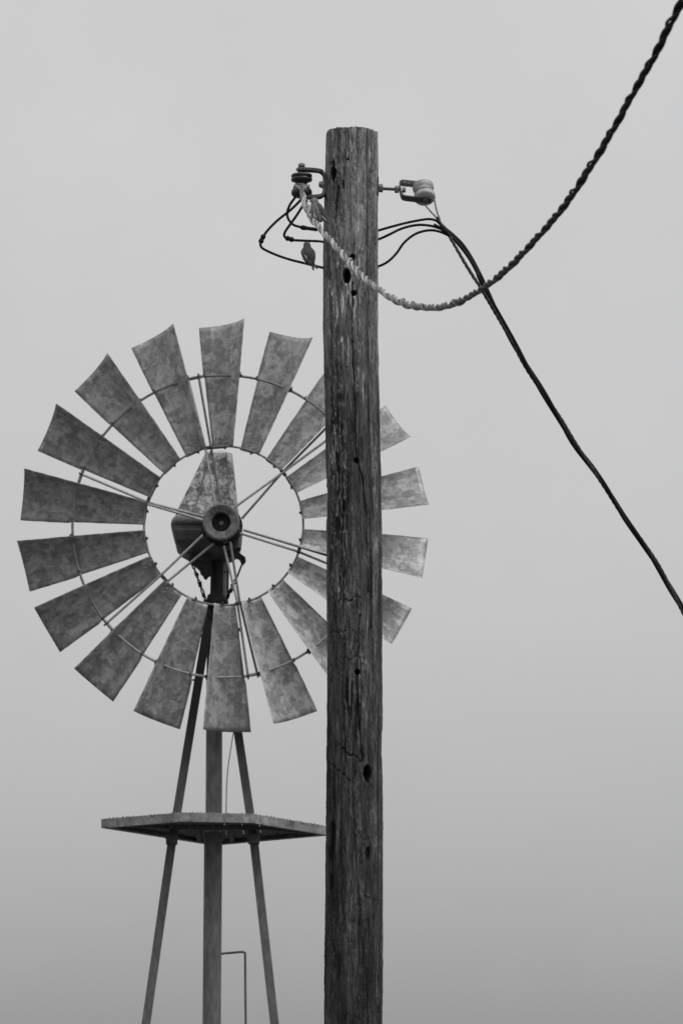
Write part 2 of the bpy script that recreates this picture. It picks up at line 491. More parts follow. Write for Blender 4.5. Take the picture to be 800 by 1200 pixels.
    # horizontal saw/gaff cuts
    def cut(x0, x1, y0, slope, w=1.0, dep=.008, dk=.18):
        nonlocal disp, tone
        yy = y0 + slope * (PX - x0) + 5 * (vnoise(U, Z * 0, 90, 1, 5) - .5); w = w * .75
        m = (.5 + .6 * vnoise(U, Z * 0, 110, 1, 6)) * np.exp(-((PY - yy) / w) ** 2) * sstep(x0 - 1, x0 + 1, PX) * (1 - sstep(x1 - 1, x1 + 1, PX)) * front
        disp -= m * dep; tone *= 1 - (1 - dk) * m
    cut(395, 423, 704, -.18); cut(386, 405, 741, -.12); cut(398, 424, 771, -.05, .8, .004, .5)
    cut(386, 421, 428.5, -.03, .8, .003, .5); cut(424, 447, 1052, .12, .8, .004, .4); cut(384, 400, 605, .05, .7, .003, .6)
    cut(395, 425, 872, .72, 1.3, .009, .35); cut(382, 410, 893, .7, 1.1, .008, .4)
    cut(399.5, 403.5, 402, 0, .9, .007, .2); cut(393, 395, 407, 0, 2, .009, .2); cut(412, 415, 401, 0, 2, .009, .2)
    # flaking band on the left half
    zone = sstep(384, 388, PX) * (1 - sstep(399, 409, PX + 8 * (vnoise(U, Z, 30, 3, 33) - .5))) * sstep(432, 470, PY) * (1 - sstep(690, 720, PY)) * front
    q = vnoise(U, Z, 110, 16, 34) * .65 + vnoise(U, Z, 170, 34, 35) * .35
    hole = sstep(.52, .62, q) * zone
    disp -= hole * .0085; tone *= 1 - .75 * hole
    lite = sstep(.42, .5, q) * (1 - sstep(.5, .54, q)) * zone
    tone *= 1 + 1.9 * lite
    zone2 = sstep(398, 404, PX) * (1 - sstep(420, 426, PX)) * sstep(775, 800, PY) * (1 - sstep(880, 905, PY)) * front
    q2 = vnoise(U, Z, 90, 9, 36)
    h2 = sstep(.55, .66, q2) * zone2; disp -= h2 * .008; tone *= 1 - .6 * h2
    tone *= 1 + .35 * zone2 * sstep(.3, .5, 1 - q2)
    # rough crackle near the top left and pale flecks
    zone3 = sstep(383, 388, PX) * (1 - sstep(402, 410, PX)) * (1 - sstep(190, 260, PY)) * front
    q3 = vnoise(U, Z, 150, 40, 37); h3 = sstep(.6, .72, q3) * zone3
    disp -= h3 * .003; tone *= 1 - .4 * h3
    zone4 = (1 - sstep(18, 30, np.hypot((PX - 404) * 1.1, (PY - 340) * .35))) * front
    q4 = vnoise(U, Z, 130, 26, 38); tone *= 1 + .9 * zone4 * sstep(.6, .75, q4)
    zone5 = (1 - sstep(14, 24, np.hypot(PX - 404, (PY - 378) * .45))) * front
    tone *= 1 + .7 * zone5 * sstep(.55, .75, q4)
    for (fx, fy, sx, sy, am) in ((410.5, 167, .9, 3.2, 1.7), (409, 177, .8, 2.2, 1.3), (412.5, 177, .7, 2, 1.1), (428.5, 160, .8, 8, 1.0), (385.5, 166, .7, 6, .8),
                                 (407.5, 990, .8, 10, 2.2), (407, 1005, .6, 8, 1.2), (405.5, 601, 4.2, 2.6, 1.6), (418, 735, 3.2, 3.2, .9), (413, 755, 5, 10, .5),
                                 (389.5, 205.8, .8, 1.5, 1.3), (388, 178, .8, 4, .7), (391, 182, .6, 3, .6)):
        tone *= 1 + am * np.exp(-((PXn - fx) / sx) ** 2 - ((PYn - fy) / sy) ** 2) * front
    # knots with ridged lips, bored holes
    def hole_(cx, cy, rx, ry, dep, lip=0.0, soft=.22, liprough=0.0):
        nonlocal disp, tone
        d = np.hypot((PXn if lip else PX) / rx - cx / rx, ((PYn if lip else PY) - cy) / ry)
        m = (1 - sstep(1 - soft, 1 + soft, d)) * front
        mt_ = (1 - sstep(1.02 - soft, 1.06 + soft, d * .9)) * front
        disp -= m * dep; tone = tone * (1 - mt_) + mt_ * .006  # hole interiors painted near black, their shade put into the tone
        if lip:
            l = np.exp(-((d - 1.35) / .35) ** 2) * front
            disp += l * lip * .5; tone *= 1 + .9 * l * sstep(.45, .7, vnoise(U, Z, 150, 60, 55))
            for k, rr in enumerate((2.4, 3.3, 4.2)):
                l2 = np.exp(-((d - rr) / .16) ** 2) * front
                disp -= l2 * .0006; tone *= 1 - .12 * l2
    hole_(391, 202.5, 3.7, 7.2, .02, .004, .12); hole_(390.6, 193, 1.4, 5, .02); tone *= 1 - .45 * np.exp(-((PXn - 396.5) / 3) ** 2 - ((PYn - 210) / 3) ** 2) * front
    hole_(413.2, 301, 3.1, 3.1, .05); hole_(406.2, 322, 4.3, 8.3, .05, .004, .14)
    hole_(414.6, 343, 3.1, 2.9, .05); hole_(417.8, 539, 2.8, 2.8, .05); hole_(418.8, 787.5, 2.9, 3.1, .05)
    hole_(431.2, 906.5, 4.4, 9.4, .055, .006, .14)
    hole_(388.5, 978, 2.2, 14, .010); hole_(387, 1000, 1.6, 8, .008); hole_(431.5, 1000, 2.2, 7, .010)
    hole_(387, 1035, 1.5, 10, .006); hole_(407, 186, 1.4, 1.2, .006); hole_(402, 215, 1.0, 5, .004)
    # grain swirling round the two knots (concentric arcs below)
    d = np.hypot((PXn - 430) / 16, (PYn - 945) / 40)
    l = np.exp(-((d - 1) / .035) ** 2) * front * (PX < 437); disp -= l * .002; tone *= 1 - .25 * l
    l = np.exp(-((np.hypot((PXn - 441) / 9, (PYn - 975) / 16) - 1) / .1) ** 2) * front; tone *= 1 + .6 * l * (PY > 966)
    l = np.exp(-((np.hypot((PXn - 398) / 13, (PYn - 329) / 20) - 1) / .07) ** 2) * front; tone *= 1 + .6 * l * (f4 > .5)
    # splits fanning below the upper knot
    for k in range(7):
        x0 = 388 + k * 2.1
        poly([(391 + k * .8, 212), (x0, 235 + 4 * (k % 3)), (x0 + .6, 250 + 7 * (k % 2))], .5, .004, .45, .3)
    # silhouette nicks, ragged top
    nick = sstep(.76, .84, vnoise(U, Z, 18, 8, 41)) ; disp -= nick * .0035 ; disp += (vnoise(U, Z, 40, 26, 47) - .5) * .0018
    cs = sstep(.86, .93, vnoise(U, Z, 12, 3.3, 42)); disp -= cs * .004; tone *= 1 - .3 * cs
    topd = (PY < 152.5); disp -= topd * .0015 * vnoise(U, Z, 90, 2, 44)
    tone *= .9 + .25 * vnoise(U, Z, 14, 2.4, 61)
    # bleached, lifted fibres in long ragged patches; small chips knocked out along the grain
    pb = sstep(.52, .74, vnoise(U, Z, 26, 3.4, 62) * .7 + vnoise(U, Z, 90, 14, 63) * .3)
    tone *= 1 + (.55 - .2 * headz) * pb * (.4 + g1)
    fk = sstep(.62, .8, vnoise(U, Z, 200, 70, 67) * .6 + vnoise(U, Z, 40, 14, 68) * .4); tone *= 1 + .7 * fk
    sp_ = sstep(.64, .8, vnoise(U, Z, 230, 90, 69) * .6 + vnoise(U, Z, 50, 10, 70) * .4); tone *= 1 - .45 * sp_; disp -= sp_ * .0016
    ch = sstep(.80, .88, vnoise(U, Z, 130, 24, 64) * .6 + vnoise(U, Z, 60, 9, 65) * .4)
    disp -= ch * .004; tone *= 1 - .55 * ch
    ds = sstep(.70, .85, vnoise(U, Z, 44, 2.2, 66)); tone *= 1 - (.32 - .16 * headz) * ds
    U = U0
    RR = RA + disp
    X = XC + RR * np.cos(PH); Yy = YP + RR * np.sin(PH)
    Zz = Z.copy()
    Zz[0, :] += (vnoise(U, Z, 80, 1, 45)[0] - .5) * .008 + (vnoise(U, Z, 20, 1, 46)[0] - .5) * .006
    Zz[1, :] = Z[1, :] + (Zz[0, :] - Z[0, :]) * .5
    nz = len(z)
    co = np.stack([X, Yy, Zz], -1).reshape(-1, 3)
    # top cap rings (rough end grain)
    caps = []
    for fr in (.8, .5, .2):
        rr = RR[0] * fr
        caps.append(np.stack([xc[0] + rr * np.cos(phi), YP + rr * np.sin(phi), np.full(NA, z[0] + .002) + rng.rand(NA) * .003], -1))
    co = np.concatenate([co] + caps)
    nb = nz * NA
    idx = np.arange(NA); nx = (idx + 1) % NA
    fa = []
    for i in range(nz - 1):
        fa.append(np.stack([i * NA + idx, (i + 1) * NA + idx, (i + 1) * NA + nx, i * NA + nx], -1))
    # orientation: want outward normals; z decreasing with i, phi ccw
    fa.append(np.stack([nb + idx, idx, nx, nb + nx], -1))
    for k in range(2):
        fa.append(np.stack([nb + (k + 1) * NA + idx, nb + k * NA + idx, nb + k * NA + nx, nb + (k + 1) * NA + nx], -1))
    fa = np.concatenate(fa)
    me = bpy.data.meshes.new('shaft')
    nf = len(fa)
    me.vertices.add(len(co)); me.vertices.foreach_set('co', co.astype(np.float32).ravel())
    me.loops.add(nf * 4 + NA); me.polygons.add(nf + 1)
    lv = np.concatenate([fa.ravel(), nb + 2 * NA + idx])
    me.loops.foreach_set('vertex_index', lv.astype(np.int32))
    me.polygons.foreach_set('loop_start', (np.arange(nf + 1) * 4).astype(np.int32))
    tot = np.full(nf + 1, 4, np.int32); tot[-1] = NA
    try: me.polygons.foreach_set('loop_total', tot)
    except Exception: pass
    me.update(calc_edges=True); me.validate()
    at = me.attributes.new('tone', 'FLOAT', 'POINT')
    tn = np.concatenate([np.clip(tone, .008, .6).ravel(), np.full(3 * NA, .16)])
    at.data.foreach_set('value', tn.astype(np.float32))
    root = empty('utility_pole', (float(xc[-1]), YP, 0))
    info(root, 'weathered round wooden utility pole with knot holes in front of the windmill', 'utility pole')
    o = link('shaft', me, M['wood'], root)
    return root
pole = build_pole()

# ------------------------------------------------------------------ windmill
YW = 30.0
sw = S(YW)                                   # metres per pixel
CX, CY = 262.0, 616.0
wc = P(CX, CY, YW)
mill = empty('windmill', (P(250, 976, YW).x, YW + .35, 0))
info(mill, 'galvanised steel farm windmill with eighteen mottled blades on a slim tower', 'windmill')

# hub casting = the wheel's own mesh; blades, rims and spokes are its children
h = MB()
ax = Vector((-0.035, -1, 0)).normalized()    # towards the viewer
hc = Vector((-2.5 * sw, 0, 2.6 * sw))
def hp(prof, n=48, org=hc): h.lathe(org, ax, prof, n, h.wob)
q = sw
h.wob = .014
hp([(.0, 14 * q), (.018, 18 * q), (.025, 21 * q), (.045, 21.8 * q), (.062, 21.2 * q), (.066, 19.6 * q),
    (.062, 18.5 * q), (.058, 12.5 * q), (.055, 11.4 * q), (-.03, 10.2 * q), (-.035, 5 * q), (-.03, 4.5 * q), (.0, 4.3 * q), (.006, 3.6 * q), (.006, 1.5 * q)])
wheel = h.build('wheel', M['hubiron'], None, sharp=35)
wheel.location = wc
wheel.scale = (1, 1, 1.015)
bpy.context.view_layer.update()
wheel.parent = mill
wheel.matrix_parent_inverse = mill.matrix_world.inverted()
bpy.context.view_layer.update()
def wchild(o):
    o.parent = wheel
    o.matrix_parent_inverse = Matrix()
    return o
a_ = MB(); a_.lathe(hc, ax, [(-.14, 14 * q), (-.13, 22 * q), (-.115, 23.6 * q), (-.09, 23.6 * q), (-.08, 21.5 * q), (-.06, 17.5 * q), (.012, 16.5 * q), (.014, 10 * q)], 36)
wchild(a_.build('hub_barrel', M['iron']))
# axle nut face inside the hub, dark recess ring, and casting lugs
a_ = MB(); a_.lathe(hc, ax, [(-.034, 9.9 * q), (-.028, 9.7 * q), (-.027, 5.6 * q), (-.034, 5.4 * q)], 32)
wchild(a_.build('recess_ring', M['iron']))
a_ = MB(); a_.lathe(hc, ax, [(-.03, 3.2 * q), (.012, 3.0 * q), (.016, 2.2 * q), (.016, .7 * q), (.010, .4 * q)], 20)
wchild(a_.build('axle_end', M['hubiron']))
for ang in (101, 161, 221, 281, 341, 41):
    t = math.radians(ang); lg = MB()
    c = hc + Vector((math.cos(t), 0, math.sin(t))) * 20 * q
    lg.lathe(c + ax * -.03, ax, [(0, 3.2 * q), (.04, 3 * q), (.045, 2.2 * q)], 10)
    wchild(lg.build('spoke_boss', M['nut']))
# jagged broken lip over the top of the face
tl = []; rt = random.Random(4)
for k in range(19):
    t = math.radians(48 + k * 4.6); rr = 17.6 if k % 4 in (0, 1) else 14.6
    tl.append(hc + Vector((math.cos(t), 0, math.sin(t))) * (rr + rt.uniform(-.6, .6)) * q + ax * .070)
for k in range(18, -1, -1):
    t = math.radians(48 + k * 4.6)
    tl.append(hc + Vector((math.cos(t), 0, math.sin(t))) * 11.2 * q + ax * .0665)
lg = MB(); n_ = len(tl); vs_ = tl + [p_ - ax * .02 for p_ in tl]
fs_ = [tuple(reversed((k, k + 1, n_ - 2 - k, n_ - 1 - k))) for k in range(18)] + [(k, (k + 1) % n_, (k + 1) % n_ + n_, k + n_) for k in range(n_)]
lg.add(vs_, fs_); wchild(lg.build('hub_lip', M['nut'], smooth=False))

# blades
PHI = math.radians(37)
R0, R1, RO = 91.5 * q, 239.0 * q, 177.0 * q
W0, W1 = 29 * q, 69 * q
def blade_mesh(seed):
    rd = random.Random(seed)
    nu, nv = 26, 14
    vs_, fs_ = [], []
    for i in range(nu + 1):
        u = i / nu
        for j in range(nv + 1):
            s = -1 + 2 * j / nv
            w = W0 + (W1 - W0) * u
            phi_ = PHI + math.radians(5) * (u - .5)
            r = R0 + (R1 - R0) * u
            r -= (u ** 3) * .8 * q * s
            sag = .145 * w * (1 - s * s) * (.75 + .25 * u)
            if s > .5 and u > .585: w += 3.0 * q * min(1, (u - .585) / .02) * (1 - (u - .585) / .6)
            tcw = s * w / 2                       # s=+1: counter-clockwise side (away from the viewer)
            t = tcw * math.cos(phi_) - sag * math.sin(phi_)
            y = tcw * math.sin(phi_) + sag * math.cos(phi_)
            if u > .9: y += rd.uniform(-.0012, .0012)
            t += (.6 * q if abs(s) == 1 else 0) * rd.uniform(-.3, .3)
            vs_.append((-t, y, r))
    for i in range(nu):
        for j in range(nv):
            a = i * (nv + 1) + j
            fs_.append((a, a + 1, a + nv + 2, a + nv + 1))
    me = bpy.data.meshes.new('blade')
    me.from_pydata(vs_, [], fs_); me.update()
    me.materials.append(M['zinc'])
    me.polygons.foreach_set('use_smooth', [True] * len(me.polygons))
    return me
rdb = random.Random(5)
meshes = [blade_mesh(k) for k in range(6)]
for k in range(18):
    ang = 91 + 20 * k
    o = bpy.data.objects.new('blade', meshes[k % 6])
    COL.objects.link(o)
    so = o.modifiers.new('thickness', 'SOLIDIFY'); so.thickness = .0028; so.offset = 0
    wchild(o)
    o.rotation_euler = (rdb.uniform(-.006, .006), math.radians(90 - ang) + rdb.uniform(-.006, .006), rdb.uniform(-.03, .03))
def ring(r, yy, n=144, tilt=0):
    return [Vector((r * math.cos(2 * math.pi * k / n), yy, r * math.sin(2 * math.pi * k / n))) for k in range(n + 1)]
m_ = MB(); m_.tube(ring(93.2 * q, -.004), 1.25 * q, 8); wchild(m_.build('inner_rim', M['rim']))
# outer rim in six rolled lengths that overlap at the spokes
for k in range(6):
    a0 = 101 + 60 * k
    m_ = MB()
    pts = []
    for i in range(33):
        t = math.radians(a0 - 2.5 + 64.5 * i / 32)
        rr = 177 * q + (.9 * q if i > 28 else 0)
        pts.append(Vector((rr * math.cos(t), -.001 if i < 30 else -.005, rr * math.sin(t))))
    m_.tube(pts, 1.5 * q, 8); wchild(m_.build('outer_rim', M['rod'] if k in (2, 3) else M['rim']))
# spokes: pairs of rods from the hub flanges to the outer rim
def W(px, py, y=0.0):
    return Vector(((px - CX) * q, y, (CY - py + 33.6 * y) * q))
SP = [((253, 594), (240.5, 526), (219.5, 443), -.05), ((258, 588), (247, 526), (232, 441), .05),
      ((283, 608), (330, 554), (386, 497), .05), ((273, 596), (328, 556), (397, 505), -.05),
      ((285, 621), (350, 640.5), (428, 665), -.05), ((281, 625), (348, 646), (424, 677), .05),
      ((262, 640), (278, 704), (291, 791), .05), ((270, 635), (281, 704), (302, 789), -.05),
      ((238, 627), (190, 673), (126, 730), -.06), ((250, 637), (197, 681), (133, 739), .06),
      ((241, 606), (174, 589), (96, 556), .05), ((239, 610), (172, 590.5), (90, 568), -.05)]
for i, (a, b, c, yd) in enumerate(SP):
    m_ = MB(); m_.tube([W(*a, yd), W(*b, yd * .3 - .012 * (1 if yd < 0 else -.2)), W(*c, -.008)], 1.45 * q, 8)
    wchild(m_.build('spoke', M['rod'] if i not in (1, 4, 7, 2) else M['rim']))
    # nut at the outer end
    v = (W(*c) - W(*b)).normalized()
    e = MB(); e.lathe(W(*c, -.008) - v * .004, v, [(0, 2.1 * q), (.012, 2.1 * q), (.013, 1.1 * q), (.026, 1.1 * q)], 6)
    wchild(e.build('spoke_nut', M['nut'], smooth=False))
for ang in (101, 161.5, 222, 281, 342, 41.5):
    t = math.radians(ang); rd_ = Vector((math.cos(t), 0, math.sin(t))); tg = Vector((-math.sin(t), 0, math.cos(t)))
    m_ = MB(); m_.box(rd_ * 93 * q + Vector((0, -.012, 0)), tg * 4.3 * q, Vector((0, .008, 0)), rd_ * 2 * q)
    m_.lathe(rd_ * 93 * q + tg * 2.6 * q + Vector((0, -.02, 0)), (0, -1, 0), [(0, 1.7 * q), (.01, 1.7 * q), (.011, .9 * q), (.018, .9 * q)], 6)
    m_.lathe(rd_ * 93 * q - tg * 2.6 * q + Vector((0, -.02, 0)), (0, -1, 0), [(0, 1.7 * q), (.01, 1.7 * q), (.011, .9 * q), (.018, .9 * q)], 6)
    wchild(m_.build('spoke_clamp', M['nut'], smooth=False, bevel=.001))
# blade clips: too small to tell apart
cl = MB()
for k in range(18):
    ang = math.radians(91 + 20 * k)
    for da, rr, sz in ((-7.0, 178.2, 2.5), (-6.6, 176.0, 2.3), (6.6, 176.8, 1.7), (-1.7, 90.6, 1.5), (-1.2, 91.6, 1.2)):
        t = ang + math.radians(da); rd_ = Vector((math.cos(t), 0, math.sin(t))); tg = Vector((-math.sin(t), 0, math.cos(t)))
        sz2 = sz * random.uniform(.75, 1.15)
        tl = rd_ * math.cos(.5) + tg * math.sin(.5) * random.choice((-1, 1)); tg2 = tl.cross(Vector((0, 1, 0)))
        cl.box(rd_ * rr * q + Vector((0, -.006 if da < 0 else -.002, 0)), tg2 * sz2 * q, Vector((0, .011, 0)), tl * sz2 * .62 * q)
        cl.lathe(rd_ * (rr + 1) * q + Vector((0, -.012, 0)), rd_, [(0, .8 * q), (2.4 * q if rr > 100 else -1.4 * q, .8 * q)], 6)
info(wchild(cl.build('rim_clip', M['nut'], smooth=False)), kind='stuff')
rv = MB()
for k in range(18):
    ang = math.radians(91 + 20 * k)
    for da, rr in ((-2.8, 98.5), (1.6, 99.5), (-2.6, 104), (2.0, 105)):
        t = ang + math.radians(da); rd_ = Vector((math.cos(t), 0, math.sin(t)))
        s_ = math.radians(da) * rr * q
        yv = s_ * math.tan(PHI) + .09 * 31 * q * math.cos(PHI)
        nrm = Vector((0, -1, 0)) + Vector((-math.sin(t), 0, math.cos(t))) * .7
        rv.lathe(rd_ * rr * q + Vector((0, yv + .001, 0)), nrm, [(0, 1.15 * q), (.004, 1.0 * q), (.006, .5 * q)], 7)
info(wchild(rv.build('blade_rivet', M['rod'])), kind='stuff')

# gearbox hood: two-slope sheet helmet behind the hub
def loft(mb, secs, k=28, p=5.0):
    """sections: (row, xl, xr, y front, y back); rounded rectangles"""
    vs_ = []
    for (py, xl, xr, yf, yb) in secs:
        for i in range(k):
            a = 2 * math.pi * i / k
            c, s = math.cos(a), math.sin(a)
            cc = math.copysign(abs(c) ** (2 / p), c); ss = math.copysign(abs(s) ** (2 / p), s)
            Y = (yf + yb) / 2 + ss * (yb - yf) / 2
            base = P((xl + xr) / 2, py, yf)
            vs_.append(Vector((P((xl + xr) / 2, py, yf).x + cc * (xr - xl) / 2 * sw, Y, base.z)))
    n_ = len(secs); fs_ = []
    for i in range(n_ - 1):
        for j in range(k):
            j2 = (j + 1) % k
            fs_.append((i * k + j, i * k + j2, (i + 1) * k + j2, (i + 1) * k + j))
    fs_.append(tuple(range(k))); fs_.append(tuple(reversed([(n_ - 1) * k + j for j in range(k)])))
    mb.add(vs_, fs_)
hb = MB()
loft(hb, [(604.5, 203, 279.5, 30.14, 30.72), (592, 208, 278.6, 30.155, 30.70), (560, 224.5, 275.4, 30.2, 30.62), (535, 237, 272.8, 30.235, 30.56), (530.5, 239.5, 272.2, 30.245, 30.54), (528.5, 243, 266, 30.27, 30.50)], 36, 7)
hood = hb.build('gearbox_hood', M['hood'], mill, sharp=32)
sm = MB()
sm.strap([P(246.5, 529.5, 30.235), P(237, 565, 30.185), P(226, 604, 30.13)], (1, 0, 0), 1.6 * q, .004)
sm.strap([P(265, 530, 30.235), P(267.5, 565, 30.185), P(271, 604, 30.13)], (1, 0, 0), 1.2 * q, .003)
o = sm.build('seam', M['galv'], hood, smooth=False); o.parent = hood; o.matrix_parent_inverse = Matrix()
lp = MB()
loft(lp, [(604, 201.5, 281, 30.10, 30.74), (606, 199.8, 282, 30.085, 30.75), (610, 198.8, 282.4, 30.08, 30.75), (613, 199.6, 282, 30.09, 30.75), (614, 202, 280, 30.11, 30.73)], 36, 7)
lp.build('hood_lip', M['galv'], mill, sharp=60)
bo = MB()
loft(bo, [(613, 199.5, 282, 30.11, 30.72), (621, 202, 281.5, 30.10, 30.70), (632, 204.5, 280, 30.12, 30.66), (641, 211, 277, 30.17, 30.6), (649, 220, 273, 30.22, 30.54), (654.5, 226, 267, 30.27, 30.46), (657, 233, 262, 30.3, 30.4)], 32, 12)
bo.build('gearbox', M['underhood'], mill, sharp=12)

# head mast, turntable flange, furling gear
def vt(name, pts, r, mt, n=20, parent=mill):
    m_ = MB(); m_.tube(pts, r, n); return m_.build(name, mt, parent)
vt('head_mast', [P(254.5, 640, 30.32), P(253.5, 702, 30.32)], 7.6 * q, M['iron'])
b_ = MB(); c0 = P(252.8, 712, 30.32)
b_.lathe(c0, (0, 0, 1), [(0, 12.5 * q), (.02, 14.5 * q), (.032, 15 * q), (.045, 14.6 * q), (.05, 10.5 * q), (.075, 10 * q), (.082, 8 * q)], 28)
b_.lathe(c0 - Vector((0, 0, .07)), (0, 0, 1), [(0, 8 * q), (.07, 9.5 * q)], 20)
b_.build('turntable', M['iron'], mill)
def plate(name, outline, Y, depth, mt):
    m_ = MB(); n_ = len(outline)
    vs_ = [P(x, y, Y) for x, y in outline]
    vs_ = vs_ + [v + Vector((0, depth, 0)) for v in vs_]
    fs_ = [tuple(range(n_)), tuple(reversed(range(n_, 2 * n_)))] + [(k, k + n_, (k + 1) % n_ + n_, (k + 1) % n_) for k in range(n_)]
    m_.add(vs_, fs_)
    return m_.build(name, mt, mill, smooth=False, bevel=.004)
plate('furl_lever', [(221, 652.5), (225, 650), (231, 651.5), (228.5, 655), (233.5, 656.2), (238, 656.8), (240, 651), (247.5, 651), (247.5, 673.5), (243.5, 675.5), (242, 678.5), (239, 677.6), (237.5, 674), (234.5, 672), (234.2, 668.5), (229, 663.5), (225, 661.5), (221, 658.5)], 30.2, .05, M['iron'])
plate('brake_arm', [(266, 634), (270, 640), (275, 642), (278, 641.2), (282.6, 641.6), (282, 644.4), (277.5, 645.8), (283, 649.5), (287.4, 652.8), (288, 657.5), (284.8, 661.8), (281.8, 659), (280.6, 655.6), (274, 652.6), (266, 651)], 30.2, .04, M['iron'])
def twistrod(name, a, b):
    m_ = MB()
    for ph in (0, math.pi):
        m_.tube(helix([a, (a + b) / 2, b], .006, 1.3 * q, .11, ph), .9 * q, 6)
    for t in (.3, .55, .62, .9):
        c = a.lerp(b, t) + Vector((random.uniform(-1, 1) * q, 0, 0)); m_.box(c, (2.1 * q, 0, .4 * q), (0, .008, 0), (-.3 * q, 0, 1.6 * q))
    m_.build(name, M['iron'], mill)
twistrod('furl_chain', P(225.5, 661, 30.2), P(240.5, 702, 30.25))
twistrod('furl_chain', P(276.5, 679, 30.2), P(265.5, 702, 30.25))
vt('brake_rod', [P(284, 660, 30.2), P(277, 678, 30.2)], 1.1 * q, M['iron'], 8)
m_ = MB(); m_.strap([P(264.3, 652, 30.36), P(263.6, 702, 30.36)], (1, 0, 0), 5.5 * q, .03); m_.build('pump_pole', M['rod'], mill, smooth=False)
vt('furl_rod', [P(267.5, 648, 30.34), P(267, 701, 30.34)], .9 * q, M['iron'], 8)
vt('cross_pin', [P(258, 656, 30.3), P(268, 653.5, 30.3)], .9 * q, M['iron'], 8)
vt('cross_pin', [P(262, 670, 30.28), P(265, 671, 30.28)], 1.0 * q, M['iron'], 8)

YT = YW + .35
# tower: central pipe and three legs
PT = P(250.5, 712, YT); 
vt('centre_pipe', [P(252, 712, YT), P(251, 840, YT), P(250.3, 984, YT)], [9.4 * q, 9.6 * q, 9.8 * q], M['pipe'], 28)
pm = MB(); pm.tube([P(249.8, 978, YT), P(248, 1200, YT), Vector((P(247.7, 1250, YT).x, YT, -.3))], [10.7 * q, 10.8 * q, 11 * q], 28)
low = pm.build('standpipe', M['pipe'], mill)
m_ = MB(); m_.lathe(P(249.8, 985.5, YT), (0, 0, 1), [(0, 11.2 * q), (.004, 11.9 * q), (.05, 11.9 * q), (.056, 10.6 * q)], 28); m_.build('pipe_collar', M['pipe'], mill)
def leg(pts, name='tower_leg', out=(0, -1, 0)):
    """angle-iron leg: L section, corner towards the viewer side"""
    m_ = MB(); w = 10.2 * q; t = .006
    pts = [Vector(p) for p in pts]
    prof = [(-w / 2, 0), (w / 2, 0), (w / 2, t), (-w / 2 + t, t), (-w / 2 + t, w * .9), (-w / 2, w * .9)]
    vs_ = [p + Vector((a, b, 0)) for p in pts for a, b in prof]
    fs_ = []
    for i in range(len(pts) - 1):
        for k in range(6):
            fs_.append((i * 6 + k, i * 6 + (k + 1) % 6, (i + 1) * 6 + (k + 1) % 6, (i + 1) * 6 + k))
    fs_.append(tuple(range(6))); fs_.append(tuple(reversed([(len(pts) - 1) * 6 + k for k in range(6)])))
    m_.add(vs_, fs_)
    return m_.build(name, M['tower'], mill, smooth=False)
YL = YT - .13
l1a = P(246.5, 712, YT - .03); l1b = P(201.7, 985, YL); l1c = P(171, 1200, YL - .12)
def ground_end(a, b): 
    d = (b - a); t = (-.2 - a.z) / d.z; return a + d * t
leg([l1a, P(207.7, 950, YL + .01), l1b, l1c, ground_end(l1b, l1c)])
r1a = P(257, 712, YT - .03); r1b = P(297.3, 985, YL); r1c = P(321.5, 1200, YL - .12)
leg([r1a, P(292.3, 950, YL + .01), r1b, r1c, ground_end(r1b, r1c)])
b1a = P(252, 712, YT + .03); b1b = P(250, 979, YT + .34); b1c = P(248.5, 1200, YT + .5)
leg([b1a, b1b, b1c, ground_end(b1b, b1c)])
for (x, y, w) in ((201.2, 984, 6.6), (297.3, 983.5, 6.6)):
    m_ = MB(); c = P(x, y, YL); m_.box(c, (w * q, 0, 0), (0, .035, 0), (0, 0, 5.8 * q))
    m_.box(c + Vector((0, 0, 3 * q)), ((w + 1.1) * q, 0, 0), (0, .03, 0), (0, 0, 2.2 * q))
    m_.build('leg_clamp', M['tower'], mill, smooth=False, bevel=.003)
# step bolts / clips seen at the leg in the blade gap
for (x, y, w_, h_) in ((231, 797, 3, 5), (235.5, 745, 2, 2.6), (239.5, 726, 3, 1.2), (279.5, 738, 2.4, 3)):
    m_ = MB(); m_.box(P(x, y, YT - .0 + .1), (w_ * q, 0, 0), (0, .012, 0), (0, 0, h_ * q * .6))
    m_.lathe(P(x - w_ , y, YT + .08), (-1, 0, 0), [(0, 1.2 * q), (2.6 * q, 1.2 * q)], 6)
    m_.build('bolt_clip', M['nut'], mill, smooth=False)
# furl wire hanging down to the platform
vt('furl_wire', crom([P(275, 850, YT - .05), P(270, 880, YT - .05), P(266, 912, YT - .05), P(264.5, 962, YT - .05)], 6), .55 * q, M['iron'], 6)
# bent rod beside the standpipe
m_ = MB(); zz = P(288, 1250, YT).z
m_.tube(crom([P(257, 1118.5, YT), P(263, 1117.8, YT), P(272, 1117, YT), P(280, 1116.2, YT)], 3) + crom([P(284.5, 1116, YT), P(286.7, 1117.6, YT), P(287.2, 1121, YT), P(287.4, 1160, YT)], 4) + [P(288, 1210, YT), Vector((P(288, 1210, YT).x, YT, -.2))], 1.35 * q, 8)
m_.build('bent_rod', M['tower'], mill)

